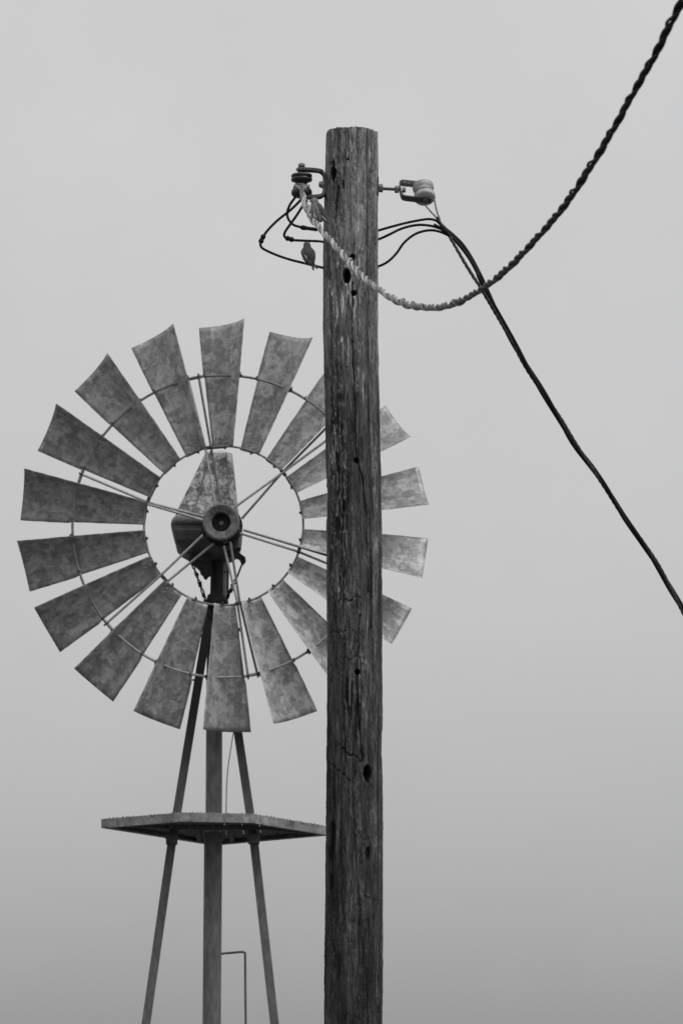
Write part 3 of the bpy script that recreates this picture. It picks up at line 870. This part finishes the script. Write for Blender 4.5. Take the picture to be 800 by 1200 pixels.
# platform
H = P(250, 976, YT).z
Vtx = [PZ(212, 963.3, H), PZ(296, 964.8, H), PZ(386, 979.5, H), PZ(250.5, 991.5, H), PZ(118.5, 970.8, H)]
hf = 10.6 * q
poly2 = [(v.x, v.y) for v in Vtx]
cxp = sum(p[0] for p in poly2) / 5; cyp = sum(p[1] for p in poly2) / 5
def yrange(x):
    ys = []
    for i in range(5):
        (x0, y0), (x1, y1) = poly2[i], poly2[(i + 1) % 5]
        if (x0 - x) * (x1 - x) <= 0 and x0 != x1:
            ys.append(y0 + (y1 - y0) * (x - x0) / (x1 - x0))
    return (min(ys), max(ys)) if len(ys) >= 2 else None
xmin, xmax = min(p[0] for p in poly2), max(p[0] for p in poly2)
pipeX = P(250, 976, YT).x; hr = 13.2 * q
nb_ = 13; wb = (xmax - xmin) / nb_
for i in range(nb_):
    x0 = xmin + i * wb + .0025; x1 = xmin + (i + 1) * wb - .0025
    if i == 0: x0 += .02
    if i == nb_ - 1: x1 -= .02
    a, b = yrange(x0), yrange(x1)
    segs = [(a[0], b[0], a[1], b[1])]
    if x1 > pipeX - hr and x0 < pipeX + hr:
        segs = [(a[0], b[0], YT - hr, YT - hr), (YT + hr, YT + hr, a[1], b[1])]
    for (ya, yb, yc, yd) in segs:
        m_ = MB(); zb = H + .028 + random.uniform(-.001, .001); zt_ = H + hf - .006
        e = .007
        m_.add([(x0, ya + e, zb), (x1, yb + e, zb), (x1, yd - e, zb), (x0, yc - e, zb), (x0, ya + e, zt_), (x1, yb + e, zt_), (x1, yd - e, zt_), (x0, yc - e, zt_)],
               [(3, 2, 1, 0), (4, 5, 6, 7), (0, 1, 5, 4), (1, 2, 6, 5), (2, 3, 7, 6), (3, 0, 4, 7)])
        m_.build('deck_board', M['deck'], mill, smooth=False)
gt = MB(); x = xmin + .03
while x < xmax - .03:
    yr = yrange(x)
    if yr:
        spans = [(yr[0] + .004, yr[1] - .004)]
        if abs(x - pipeX) < hr: spans = [(yr[0] + .004, YT - hr), (YT + hr, yr[1] - .004)]
        for s0, s1 in spans:
            if s1 > s0: gt.box((x, (s0 + s1) / 2, H + hf - .003 + random.uniform(-.002, .003)), (.0050, 0, 0), (0, (s1 - s0) / 2, 0), (0, 0, .0065))
    x += random.choice((3.6, 4.1, 4.1, 4.6)) * q
info(gt.build('deck_grip', M['fascia'], mill, smooth=False), kind='stuff')
for i in range(5):
    a = Vector((*poly2[i], H)); b = Vector((*poly2[(i + 1) % 5], H))
    d = (b - a).normalized(); inn = Vector((cxp, cyp, H)) - (a + b) / 2; inn = (inn - d * inn.dot(d)).normalized()
    m_ = MB(); up = Vector((0, 0, 1))
    ex = .012 if i in (0,) else 0
    a2, b2 = a - d * ex, b + d * ex
    off = -inn * (.004 if i == 0 else 0)
    t = .004
    m_.box((a2 + b2) / 2 + up * hf / 2 + off + inn * t / 2, d * ((b2 - a2).length / 2), inn * t / 2, up * hf / 2)
    m_.box((a2 + b2) / 2 + up * (.004) + off + inn * .020, d * ((b2 - a2).length / 2 - .012), inn * .016, up * .0025)
    m_.build('platform_edge', M['fascia'], mill, smooth=False, bevel=.0012)
def joist(a, b, w=.02, hh=.022, z=0):
    a = Vector((a[0], a[1], H + z)); b = Vector((b[0], b[1], H + z)); d = (b - a).normalized(); s_ = Vector((-d.y, d.x, 0))
    m_ = MB(); m_.box((a + b) / 2, d * (b - a).length / 2, s_ * w, Vector((0, 0, hh))); m_.build('joist', M['deck'], mill, smooth=False, bevel=.002)
lx, rx = P(201.5, 980, YL).x, P(297, 980, YL).x
joist((lx - .02, YL), (rx + .02, YL), .018, .012, .014)
joist((pipeX - .1, YL + .05), (pipeX - .1, poly2[3][1] - .08), .015, .01, .018)
joist((pipeX + .1, YL + .05), (pipeX + .1, poly2[3][1] - .08), .015, .01, .018)
joist((lx, YL + .03), (poly2[4][0] + .12, poly2[4][1]), .012, .009, .018)
joist((rx, YL + .03), (poly2[2][0] - .12, poly2[2][1]), .012, .009, .018)

# ------------------------------------------------------------------ insulators on the pole
sp = S(19.55)
def ins_left():
    Y = 19.55
    top = P(353.3, 196, Y)
    root = empty('spool_insulator', P(353.3, 223, Y))
    info(root, 'dark glazed spool insulator in a curved strap bracket left of the pole', 'insulator')
    s = sp
    m_ = MB(); base = P(353.3, 231, Y)
    prof = [(0, 7), (1.5, 10.5), (4, 12.4), (7, 12.5), (9.5, 11.5), (11.5, 8.5), (13, 6.6), (15.5, 6.3), (17.5, 6.8), (18.8, 9), (20, 12.2), (22, 12.7), (23.5, 12.2), (24, 11), (24.5, 12.2), (26.4, 12.7), (27.8, 11.8), (28.6, 8), (29.2, 4)]
    m_.lathe(base, (0, 0, 1), [(a * s, b * s) for a, b in prof], 32)
    m_.build('spool', M['brown'], root, sharp=60)
    m_ = MB()
    pts = [P(348.5, 198.6, Y), P(353, 198.4, Y), P(362, 198.8, Y), P(371, 199.6, Y), P(376, 201.2, Y + .01), P(379.2, 205, Y + .015), P(380, 211, Y + .02), P(380, 221, Y + .02), P(378.6, 227, Y + .015), P(375.5, 229.6, Y + .01), P(369, 230.5, Y), P(360, 230.8, Y), P(352, 231.2, Y)]
    m_.strap(crom(pts, 5), (0, 1, 0), .042, 3.6 * s)
    m_.build('strap', M['strapiron'], root, bevel=.002)
    m_ = MB(); m_.tube([P(353.3, 236, Y), P(353.3, 192, Y)], 2.2 * s, 12)
    m_.lathe(P(353.3, 191, Y), (0, 0, -1), [(0, 2.5 * s), (1.2 * s, 4.1 * s), (3.5 * s, 4.3 * s), (4.2 * s, 3.3 * s)], 12)
    m_.lathe(P(352, 196.4, Y), (0, 0, -1), [(0, 4.5 * s), (1.2 * s, 5.4 * s), (3 * s, 5.4 * s), (4 * s, 4 * s)], 8)
    m_.build('bolt', M['galv'], root, sharp=30)
    m_ = MB(); m_.lathe(P(379, 216, Y - .004), (-1, 0, 0.05), [(0, 4.6 * s), (2.2 * s, 4.6 * s), (2.6 * s, 4 * s), (5 * s, 3.6 * s), (5.8 * s, 2 * s)], 10)
    m_.build('nut', M['galv'], root, sharp=30)
    m_ = MB(); c = P(381.5, 216, 19.57); m_.box(c, (.6 * s, 0, 0), (0, .02, 0), (0, 0, 13 * s)); m_.build('back_plate', M['strapiron'], root, smooth=False, bevel=.001)
ins_left()
def ins_right():
    Y = 19.6; s = S(Y)
    root = empty('clevis_insulator', P(444, 220.5, Y))
    info(root, 'white porcelain spool insulator in a clevis on the right side of the pole', 'insulator')
    m_ = MB(); m_.box(P(442.8, 218, Y), (.8 * s, 0, 0), (0, .022, 0), (0, 0, 10.5 * s)); m_.build('pole_plate', M['strapiron'], root, smooth=False, bevel=.001)
    m_ = MB(); m_.lathe(P(443.4, 220.2, Y), (1, 0, 0), [(0, 4.6 * s), (1.5 * s, 5 * s), (4.8 * s, 5 * s), (5.2 * s, 3.8 * s)], 6); m_.build('nut', M['galv'], root, smooth=False)
    m_ = MB(); m_.tube([P(440, 220.2, Y), P(470, 221.8, Y)], 1.9 * s, 12); m_.build('eye_bolt', M['strapiron'], root)
    m_ = MB(); m_.lathe(P(462.2, 221.4, Y), (1, .0, -.05), [(0, 3.6 * s), (1 * s, 4.4 * s), (4.6 * s, 4.4 * s), (5.2 * s, 3.4 * s)], 6); m_.build('nut', M['galv'], root, smooth=False)
    m_ = MB(); m_.lathe(P(471, 222.2, Y - .01), (1, 0, -.05), [(0, 3.6 * s), (3.4 * s, 3.4 * s), (4.4 * s, 2 * s)], 10); m_.build('nut', M['galv'], root)
    # spool: axis leans, lower end towards the viewer
    axis = Vector((.13, -.60, -1)).normalized()
    c = P(496.6, 225, Y - .005)
    A = Vector((1, 0, -.05)).normalized()
    wdir = axis.cross(A).normalized()          # clevis width direction
    Aperp = (A - axis * A.dot(axis)).normalized()
    top_ = c - axis * 13 * s; bot = c + axis * 13 * s
    bk = P(470.5, 222.6, Y) 
    m_ = MB()
    bt, bb = bk - axis * 14.8 * s, bk + axis * 14.8 * s
    pts = [top_ + A * 5 * s, top_ - A * 4 * s, bk - axis * 13 * s + A * 4 * s, bk - axis * 11.5 * s, bk - axis * 8 * s - A * 1.2 * s, bk - A * 1.6 * s, bk + axis * 8 * s - A * 1.2 * s, bk + axis * 11.5 * s, bk + axis * 13 * s + A * 4 * s, bot - A * 4 * s, bot + A * 7 * s]
    m_.strap(crom(pts, 4), Aperp.cross(axis), 8.6 * s, 1.9 * s)
    m_.build('clevis', M['strapiron'], root, bevel=.0015, sharp=50)
    m_ = MB()
    prof = [(-11.6, 4), (-11.5, 9.5), (-11, 11.6), (-10, 12.5), (-8.9, 12.8), (-8.3, 12.0), (-7.7, 12.0), (-7.1, 12.8), (-5.6, 12.5), (-4.4, 11.6), (-3, 9.9), (-1, 9.2), (1, 9.2), (2.6, 9.9), (4, 11.6), (5, 12.6), (6.2, 12.8), (6.8, 12.1), (7.4, 12.1), (8, 12.8), (9.6, 12.6), (11, 11.6), (11.5, 9.5), (11.6, 4)]
    m_.lathe(c, axis, [(a * s, b * s) for a, b in prof], 40)
    m_.build('spool', M['white'], root, sharp=60)
    m_ = MB(); m_.tube([top_ - axis * 3 * s, bot + axis * 2.5 * s], 1.7 * s, 10)
    m_.lathe(bot + axis * .8 * s, axis, [(0, 3.5 * s), (2.4 * s, 3.5 * s), (2.8 * s, 2.2 * s)], 6)
    m_.build('bolt', M['strapiron'], root, sharp=30)
    # serving wire wound round the back and upper arm
    m_ = MB()
    a0, a1 = bk - axis * 12.4 * s + A * 2 * s, top_ - A * 3 * s
    m_.tube(helix([a0, (a0 + a1) / 2, a1], .0012, 3.2 * s, 2.3 * s, 0), 1.25 * s, 6)
    m_.build('binding_wire', M['galv'], root)
    # messenger wire looped round the neck
    m_ = MB(); loop = []
    u = Aperp; w = axis.cross(u)
    for k in range(25):
        t = 2 * math.pi * k / 24
        loop.append(c + (u * math.cos(t) + w * math.sin(t)) * 10.2 * s + axis * (1.2 * s * math.sin(t)))
    m_.tube(loop, 1.0 * s, 6); m_.build('tie_wire', M['alu'], root)
    return c, axis, s
ins_right()

# ------------------------------------------------------------------ cables
# near cable: from the left insulator across the pole, then towards the viewer overhead to the right
front_px = [(353.5, 219), (354, 228), (357, 236), (360, 243.5), (362.8, 251), (368, 258.8), (376, 268.5), (385, 279), (396, 291.5), (407, 304), (421, 320), (434, 332), (444, 338.6), (458, 348.6), (477, 356.2), (496, 359.6),
            (514, 359.8), (533, 354.6), (552, 345.6), (569, 334.8), (592, 316.5), (620, 288), (659, 243), (695, 189), (722, 144), (740, 111), (764, 69), (782, 33), (797, 3), (815, -36), (836, -84)]
def frontY(px):
    u = (px - 400) / F
    t = (19.5 * u + .16) / (1.04 + 6.5 * u)
    return 19.5 - 6.5 * t
root = empty('twisted_cable', P(353.5, 219, 19.42))
info(root, 'thick grey twisted cable sagging across the pole and rising to the upper right', 'cable')
fp = crom([P(x, y, min(19.44, frontY(x) - .03)) for x, y in front_px], 10)
def tone_attr(o, nring, centre, fn):
    me = o.data; at = me.attributes.new('tone', 'FLOAT', 'POINT')
    vals = []
    for p_ in centre: vals += [fn(p_)] * nring
    at.data.foreach_set('value', vals)
def ramp1(x, pts): return float(np.interp(x, [p_[0] for p_ in pts], [p_[1] for p_ in pts]))
# strand tone brightest near the dead end, falling to near black farther along (x position in metres)
for k in range(3):
    hx = helix(fp, .012, (.0056, .0084, .0056)[k], .25, 2 * math.pi * k / 3 + (.4 if k == 1 else 0), wob=.12)
    m_ = MB(); m_.tube(hx, [(.0054, .0044, .0058)[k] * (.72 if (p_.x / p_.y * F + 400) < 372 else 1) for p_ in hx], 8)
    o = m_.build('strand', M['strand'], root)
    br = (.26, .44, .17)[k]
    tone_attr(o, 8, hx, lambda p_: ramp1((p_.x) / p_.y * F + 400, [(350, br), (425, br), (447, .22 + .1 * (k == 1)), (500, .17), (560, .09), (640, .035), (800, .018)]))
# lumpy lashing wire on the outside of the strands
hx = helix(fp[:175], .008, .0108, .2, 2.0, wob=.35)
m_ = MB(); m_.tube(hx, .0034, 6)
o = m_.build('lashing_wire', M['strand'], root)
tone_attr(o, 6, hx, lambda p_: ramp1((p_.x) / p_.y * F + 400, [(350, .48), (430, .42), (450, .22), (500, .2), (560, .11), (640, .04), (800, .02)]))
m_ = MB()      # dead-end wraps round the insulator
s = sp
c = P(353.3, 217.5, 19.55)
for dz, r_ in ((0, 8.2), (-2.4, 8.9)):
    lp_ = [c + Vector((math.cos(t) * r_ * s, math.sin(t) * r_ * s, dz * s + .8 * s * math.sin(2 * t))) for t in [2 * math.pi * k / 28 for k in range(29)]]
    m_.tube(lp_, 1.35 * s, 8)
m_.tube(crom([P(345.5, 216.5, 19.51), P(349, 219, 19.48), P(353, 222.5, 19.47), P(357, 228, 19.45), P(358.5, 236, 19.44), P(361, 244, 19.30)], 6), 1.5 * s, 8)
m_.tube(crom([P(362, 217, 19.5), P(357, 219.5, 19.48), P(353.5, 225, 19.46), P(353, 231, 19.45), P(356, 238, 19.43), P(361.5, 248, 19.27)], 6), 1.5 * s, 8)
m_.tube(helix(crom([P(356, 234, 19.4), P(362, 249, 19.26), P(370, 261, 19.15)], 6), .003, 3.2 * s, .07, 1.0), 1.0 * s, 6)
m_.build('dead_end_wrap', M['alu'], root)

# service cable: from the right insulator down to the lower right
svc = [(522, 269), (531, 280), (543, 299), (553.5, 318), (561, 332), (569, 345), (580, 366), (603, 404), (624, 441), (645, 474), (661, 499.5), (671, 517.5), (690.5, 544), (715, 579), (736, 614), (760.5, 646.5), (781.5, 683.5), (800, 715), (840, 784), (880, 850)]
YS = lambda x: 19.55 + (x - 520) * .0012
root = empty('service_cable', P(522, 269, 19.55))
info(root, 'black bundled service cable dropping from the white insulator to the lower right', 'cable')
s = S(19.6)
base_pts = crom([P(x, y, YS(x)) for x, y in svc[6:]], 8)
# insulated pair and messenger, separate near the insulator, twisted together beyond
A1 = [(513, 259), (522, 268), (530.5, 275), (541.5, 286), (551, 300), (560, 316.5), (566.5, 330)]
A2 = [(508, 263), (520, 269.5), (529, 277), (539, 288), (549.5, 302), (558.5, 318), (564.5, 332)]
A3 = [(512, 254), (516, 262), (522, 270), (529, 281), (537, 295), (546, 310.5), (556, 326.5), (563.5, 338)]
for k, (head, mt, r_) in enumerate(((A1, 'black', 1.9), (A2, 'black', 1.9), (A3, 'greywire', 1.75))):
    hx = helix(base_pts, .02, 1.75 * s, .62, 2 * math.pi * k / 3 + .5, wob=.22)
    pts = crom([P(x, y, 19.54 - .004 * k) for x, y in head] + hx[::6][1:], 4)
    m_ = MB()
    if k == 2:
        for ph in range(3):
            m_.tube(helix(pts, .006, 1.0 * s, .075, ph * 2.094), 1.15 * s, 6)
    else:
        m_.tube(pts, r_ * 1.1 * s, 10)
    m_.build('conductor', M[mt], root)
for pts in ([(498.5, 240.5), (504, 247), (510, 253.5), (514.5, 260)], [(508.6, 233), (510.5, 242), (512.5, 250), (515.5, 257)]):
    m_ = MB(); m_.tube(crom([P(x, y, 19.54) for x, y in pts], 5), 1.05 * s, 8); m_.build('tail_wire', M['alu'], root)
m_ = MB()   # taped crotch where the jumpers join
m_.tube(crom([P(514, 259, 19.53), P(518, 266, 19.53), P(523, 272, 19.53), P(527, 276, 19.53)], 4), [1.6 * s] * 4 + [3.6 * s] * 5 + [2.6 * s] * 4, 10)
m_.build('tape_wrap', M['black'], root)

# three jumper wires from the left insulator round the back of the pole to the right cable
J = [([(347, 227), (346, 230.5), (340, 239), (336.6, 248), (337.6, 256), (343, 262.6), (350, 265.3), (358, 267), (366, 268), (374, 268.8)],
      [(443, 269.8), (458, 265.5), (477, 260.6), (496, 257), (505, 256.6), (512.5, 259.3), (520, 267)], (352, 266, 372, 268.9), 'upper of three black jumper wires, looping from the dark insulator behind the pole'),
     ([(358, 234), (355, 240), (347.5, 252), (340, 262.5), (334.2, 271), (333, 276), (336, 279.3), (343, 281), (355, 281.7), (368, 282.2), (376, 282.7)],
      [(443, 280.3), (454, 275.5), (468, 268.6), (481, 264.6), (493, 263.2), (505, 264.4), (514.5, 267.2), (522, 271)], (334.5, 278.4, 344, 281), 'middle black jumper wire with a stubby splice at its lower left bend'),
     ([(352, 234), (348, 238.5), (340, 246), (325, 258), (314.5, 268.5), (309, 276), (305.4, 283.5), (306, 289), (311.5, 293), (325, 299), (340, 304), (355, 307.8), (367, 310.8), (376, 313)],
      [(443, 312), (454, 306.6), (464, 297), (473, 284.5), (484.5, 275), (496, 270.6), (507, 269.6), (516.5, 271.7), (524, 275)], (309.3, 274.8, 304.8, 284.5), 'lowest black jumper wire, bulging farthest left and carrying the small dark bird')]
for i, (lf, rt, sl, lab) in enumerate(J):
    root = empty('jumper_wire', P(lf[5][0], lf[5][1], 19.5))
    info(root, lab, 'wire')
    YL0 = 19.56
    p_l = [P(x, y, YL0 + (.10 if x > 370 else 0)) for x, y in lf]
    p_r = [P(x, y, 19.58 if x > 450 else 19.66) for x, y in rt]
    za, zb = p_l[-1].z, p_r[0].z
    back = [Vector((P(388, 300, 19.6).x, 19.705, za * .8 + zb * .2)), Vector((P(411, 300, 19.6).x, 19.725, (za + zb) / 2)), Vector((P(433, 300, 19.6).x, 19.705, za * .2 + zb * .8))]
    pts = crom(p_l + back + p_r, 7)
    m_ = MB(); m_.tube(pts, 1.55 * s, 10); m_.build('wire', M['black'], root)
    m_ = MB(); a = P(sl[0], sl[1], 19.56); b = P(sl[2], sl[3], 19.56)
    d = b - a; L_ = d.length
    rs = [1.9, 3.0, 3.3, 2.8, 2.5, 2.8, 3.3, 3.0, 1.9] if i else [2.0, 3.0, 2.8, 2.3, 2.2, 2.2, 2.2, 2.2, 2.0]
    m_.lathe(a, d, [(L_ * k / 8, r_ * s) for k, r_ in enumerate(rs)], 14)
    m_.build('splice', M['black'], root)

# ------------------------------------------------------------------ birds
def blob(mb, rings, n=16):
    """closed surface through elliptical rings: (centre, axis dir, half width vec a, half width vec b)"""
    vs_, fs_ = [], []
    for (c, a, b) in rings:
        for k in range(n):
            t = 2 * math.pi * k / n
            vs_.append(c + a * math.cos(t) + b * math.sin(t))
    m = len(rings)
    for i in range(m - 1):
        for k in range(n):
            k2 = (k + 1) % n
            fs_.append((i * n + k, i * n + k2, (i + 1) * n + k2, (i + 1) * n + k))
    fs_.append(tuple(reversed(range(n)))); fs_.append(tuple((m - 1) * n + k for k in range(n)))
    mb.add(vs_, fs_)
def spine_rings(spec, Y, sc, face):
    """spec: (px,py,half width px, half depth px, dy px)"""
    cs = [P(x, y, Y + dy * sc) for x, y, w, d, dy in spec]
    out_ = []
    for i, (x, y, w, d, dy) in enumerate(spec):
        T = (cs[min(i + 1, len(cs) - 1)] - cs[max(i - 1, 0)]).normalized()
        dep = (face - T * face.dot(T)).normalized()
        wid = T.cross(dep)
        out_.append((cs[i], wid * w * sc, dep * d * sc))
    return out_
def dense(spec, sub=4):
    vv = [Vector((*t[:3],)) for t in spec]; v2 = [Vector((t[3], t[4], 0)) for t in spec]
    a = crom(vv, sub); b = crom(v2, sub)
    return [(p.x, p.y, max(.15, p.z), max(.15, q_.x), q_.y) for p, q_ in zip(a, b)]
def bird(name_label, Y, body, wings, tail, beak, eyes, legs, mats, pale=None):
    sc = S(Y); face = Vector((0, 1, 0))
    root = empty('bird', P(legs[0][-1][0], legs[0][-1][1], Y)); info(root, name_label, 'bird')
    m_ = MB(); blob(m_, spine_rings(dense(body), Y, sc, face), 18); m_.build('body', M[mats[0]], root)
    for w in wings:
        m_ = MB(); blob(m_, spine_rings(dense(w[0], 3), Y, sc, face), 12); m_.build('wing', M[w[1]], root)
    for t in tail:
        m_ = MB(); blob(m_, spine_rings(dense(t, 2), Y, sc, face), 8); m_.build('tail_feather', M[mats[1]], root)
    m_ = MB(); a, b, r_ = beak
    m_.lathe(P(a[0], a[1], Y + a[2] * sc), P(b[0], b[1], Y + b[2] * sc) - P(a[0], a[1], Y + a[2] * sc), [(0, r_ * sc), (.5 * (P(b[0], b[1], Y) - P(a[0], a[1], Y)).length, r_ * .7 * sc), ((P(b[0], b[1], Y + b[2] * sc) - P(a[0], a[1], Y + a[2] * sc)).length, .15 * sc)], 10)
    m_.build('beak', M['beak'], root)
    for e in eyes:
        m_ = MB(); c = P(e[0], e[1], Y + e[2] * sc)
        m_.lathe(c + Vector((0, .5 * sc, 0)), (0, -1, 0), [(0, .35 * sc), (.25 * sc, .6 * sc), (.6 * sc, .62 * sc), (.95 * sc, .3 * sc)], 10); m_.build('eye', M['eye'], root)
    for lg_ in legs:
        m_ = MB(); pts = [P(x, y, Y + dy * sc) for x, y, dy in lg_]
        m_.tube(pts, .42 * sc, 6)
        end = pts[-1]
        for dx in (-1.1, 0, 1.1):
            m_.tube([end, end + Vector((dx * sc, -1.3 * sc, .3 * sc)), end + Vector((dx * 1.3 * sc, -2.0 * sc, -.9 * sc))], .33 * sc, 5)
        m_.tube([end, end + Vector((0, 1.5 * sc, .1 * sc)), end + Vector((0, 2 * sc, -.8 * sc))], .33 * sc, 5)
        m_.build('leg', M['beak'], root)
    if pale:
        for pl in pale:
            m_ = MB(); blob(m_, spine_rings(dense(pl, 3), Y, sc, face), 8); m_.build('pale_patch', M['pale'], root)
# upper bird on the twisted cable: side-on, head up left, tail down right
bird('small streaked bird clinging to the thick twisted cable beside the left insulator', 19.13,
     [(368.2, 231.2, .6, .6, 0), (368.2, 232.2, 3.0, 2.8, 0), (368.4, 234.2, 4.3, 4.0, 0), (368.7, 236.6, 4.7, 4.3, 0), (369, 239, 4.9, 4.7, 0), (369.4, 242, 6.2, 5.8, 0), (370.2, 246, 7.3, 6.6, 0), (371.6, 250, 7.0, 6.4, 0), (373.4, 254, 5.4, 5.0, 0), (375.6, 257.4, 3.2, 3.2, 0), (377.6, 259.4, 1.4, 1.6, 0)],
     [([(371.2, 236.8, 1, .8, -2.5), (373.6, 240.5, 3.0, 1.6, -4.5), (376.2, 245.6, 3.5, 1.7, -4.5), (378.8, 250.6, 2.9, 1.3, -3.5), (382, 255.6, 1.8, .9, -2.4), (384.6, 259.4, .6, .4, -2)], 'wing'),
      ([(370, 238, 1, .8, 4), (374, 243, 3.2, 1.4, 5.5), (378, 250, 3, 1.4, 5), (382.6, 256.5, .8, .5, 4)], 'wing')],
     [[(375, 254, 1.2, .5, -.6), (380, 257.6, 1.5, .45, -.6), (384.6, 260.6, 1.3, .4, -.6), (386.8, 262, .5, .3, -.6)], [(376, 253, 1, .5, .6), (381, 256.4, 1.4, .45, .6), (387, 261, .8, .3, .6)]],
     ((364.6, 235.0, 0), (361.6, 235.8, 0), 1.5), [(366.2, 234.0, -3.3)],
     [[(370.5, 254.5, -2.2), (369, 257.5, -2.6), (368.8, 259.0, -3.0)], [(374, 255.5, -1.4), (373, 258.6, -2), (372.4, 261, -2.4)]],
     ('breast', 'wing'), pale=[[(367.6, 249.5, .3, .4, -5.6), (368.4, 252, .9, .5, -5.9), (369.2, 254.4, .9, .5, -5.4), (370, 256.4, .3, .4, -4.6)], [(376.2, 252, .3, .3, -4.6), (379.4, 255.2, .7, .4, -3.6), (382.8, 259, .3, .3, -2.9)]])
# lower bird, back to the viewer
bird('small dark bird perched on the lowest black wire just left of the pole', 19.53,
     [(359.6, 282.8, .6, .6, 0), (359.6, 283.8, 2.8, 2.8, 0), (359.6, 286, 4.1, 4.1, 0), (359.8, 288.8, 4.5, 4.5, 0), (360, 291, 5.6, 5.0, 0), (360.6, 294.6, 7.4, 6.2, 0), (361.2, 298.4, 7.8, 6.4, 0), (362.2, 302.4, 7.0, 5.8, 0), (363.8, 306.2, 4.9, 4.2, 0), (365.6, 309, 3.0, 2.6, 0), (367, 311, 1.5, 1.5, 0)],
     [([(355.4, 290.4, .9, .8, -2.4), (354.8, 294.6, 2.5, 1.6, -3.4), (356.6, 299.5, 2.9, 1.6, -4), (360.4, 304.6, 2.4, 1.2, -4), (364.4, 309, 1, .7, -2.8)], 'wing'),
      ([(364.6, 290.6, .9, .8, -2.4), (366.8, 295, 2.2, 1.6, -3.2), (367.2, 300, 2.5, 1.6, -3.6), (367.2, 305, 2.0, 1.2, -3.2), (367.4, 309.6, .9, .7, -2.4)], 'wing')],
     [[(365.4, 307, 1.4, .6, -1.6), (366.4, 312, 1.5, .5, -1.6), (367.2, 316.4, 1.0, .4, -1.6)], [(366.4, 307, 1.2, .6, -.8), (369, 311.6, 1.3, .5, -.8), (371.8, 314.8, .8, .4, -.8)]],
     ((358.2, 286.4, 3.2), (355.6, 286.9, 5.2), 1.3), [(355.9, 285.8, -1.0)],
     [[(359.4, 303.5, .6), (358.2, 306.5, .3), (357.4, 308.2, .2)], [(363, 306, .6), (362, 308, .4), (361.4, 309.4, .2)]],
     ('back', 'wing'), pale=[[(357.4, 298.4, .3, .4, -5.5), (358.4, 300.8, .8, .5, -5.9), (359.4, 303.4, .35, .4, -5.4)]])
bpy.context.view_layer.update()
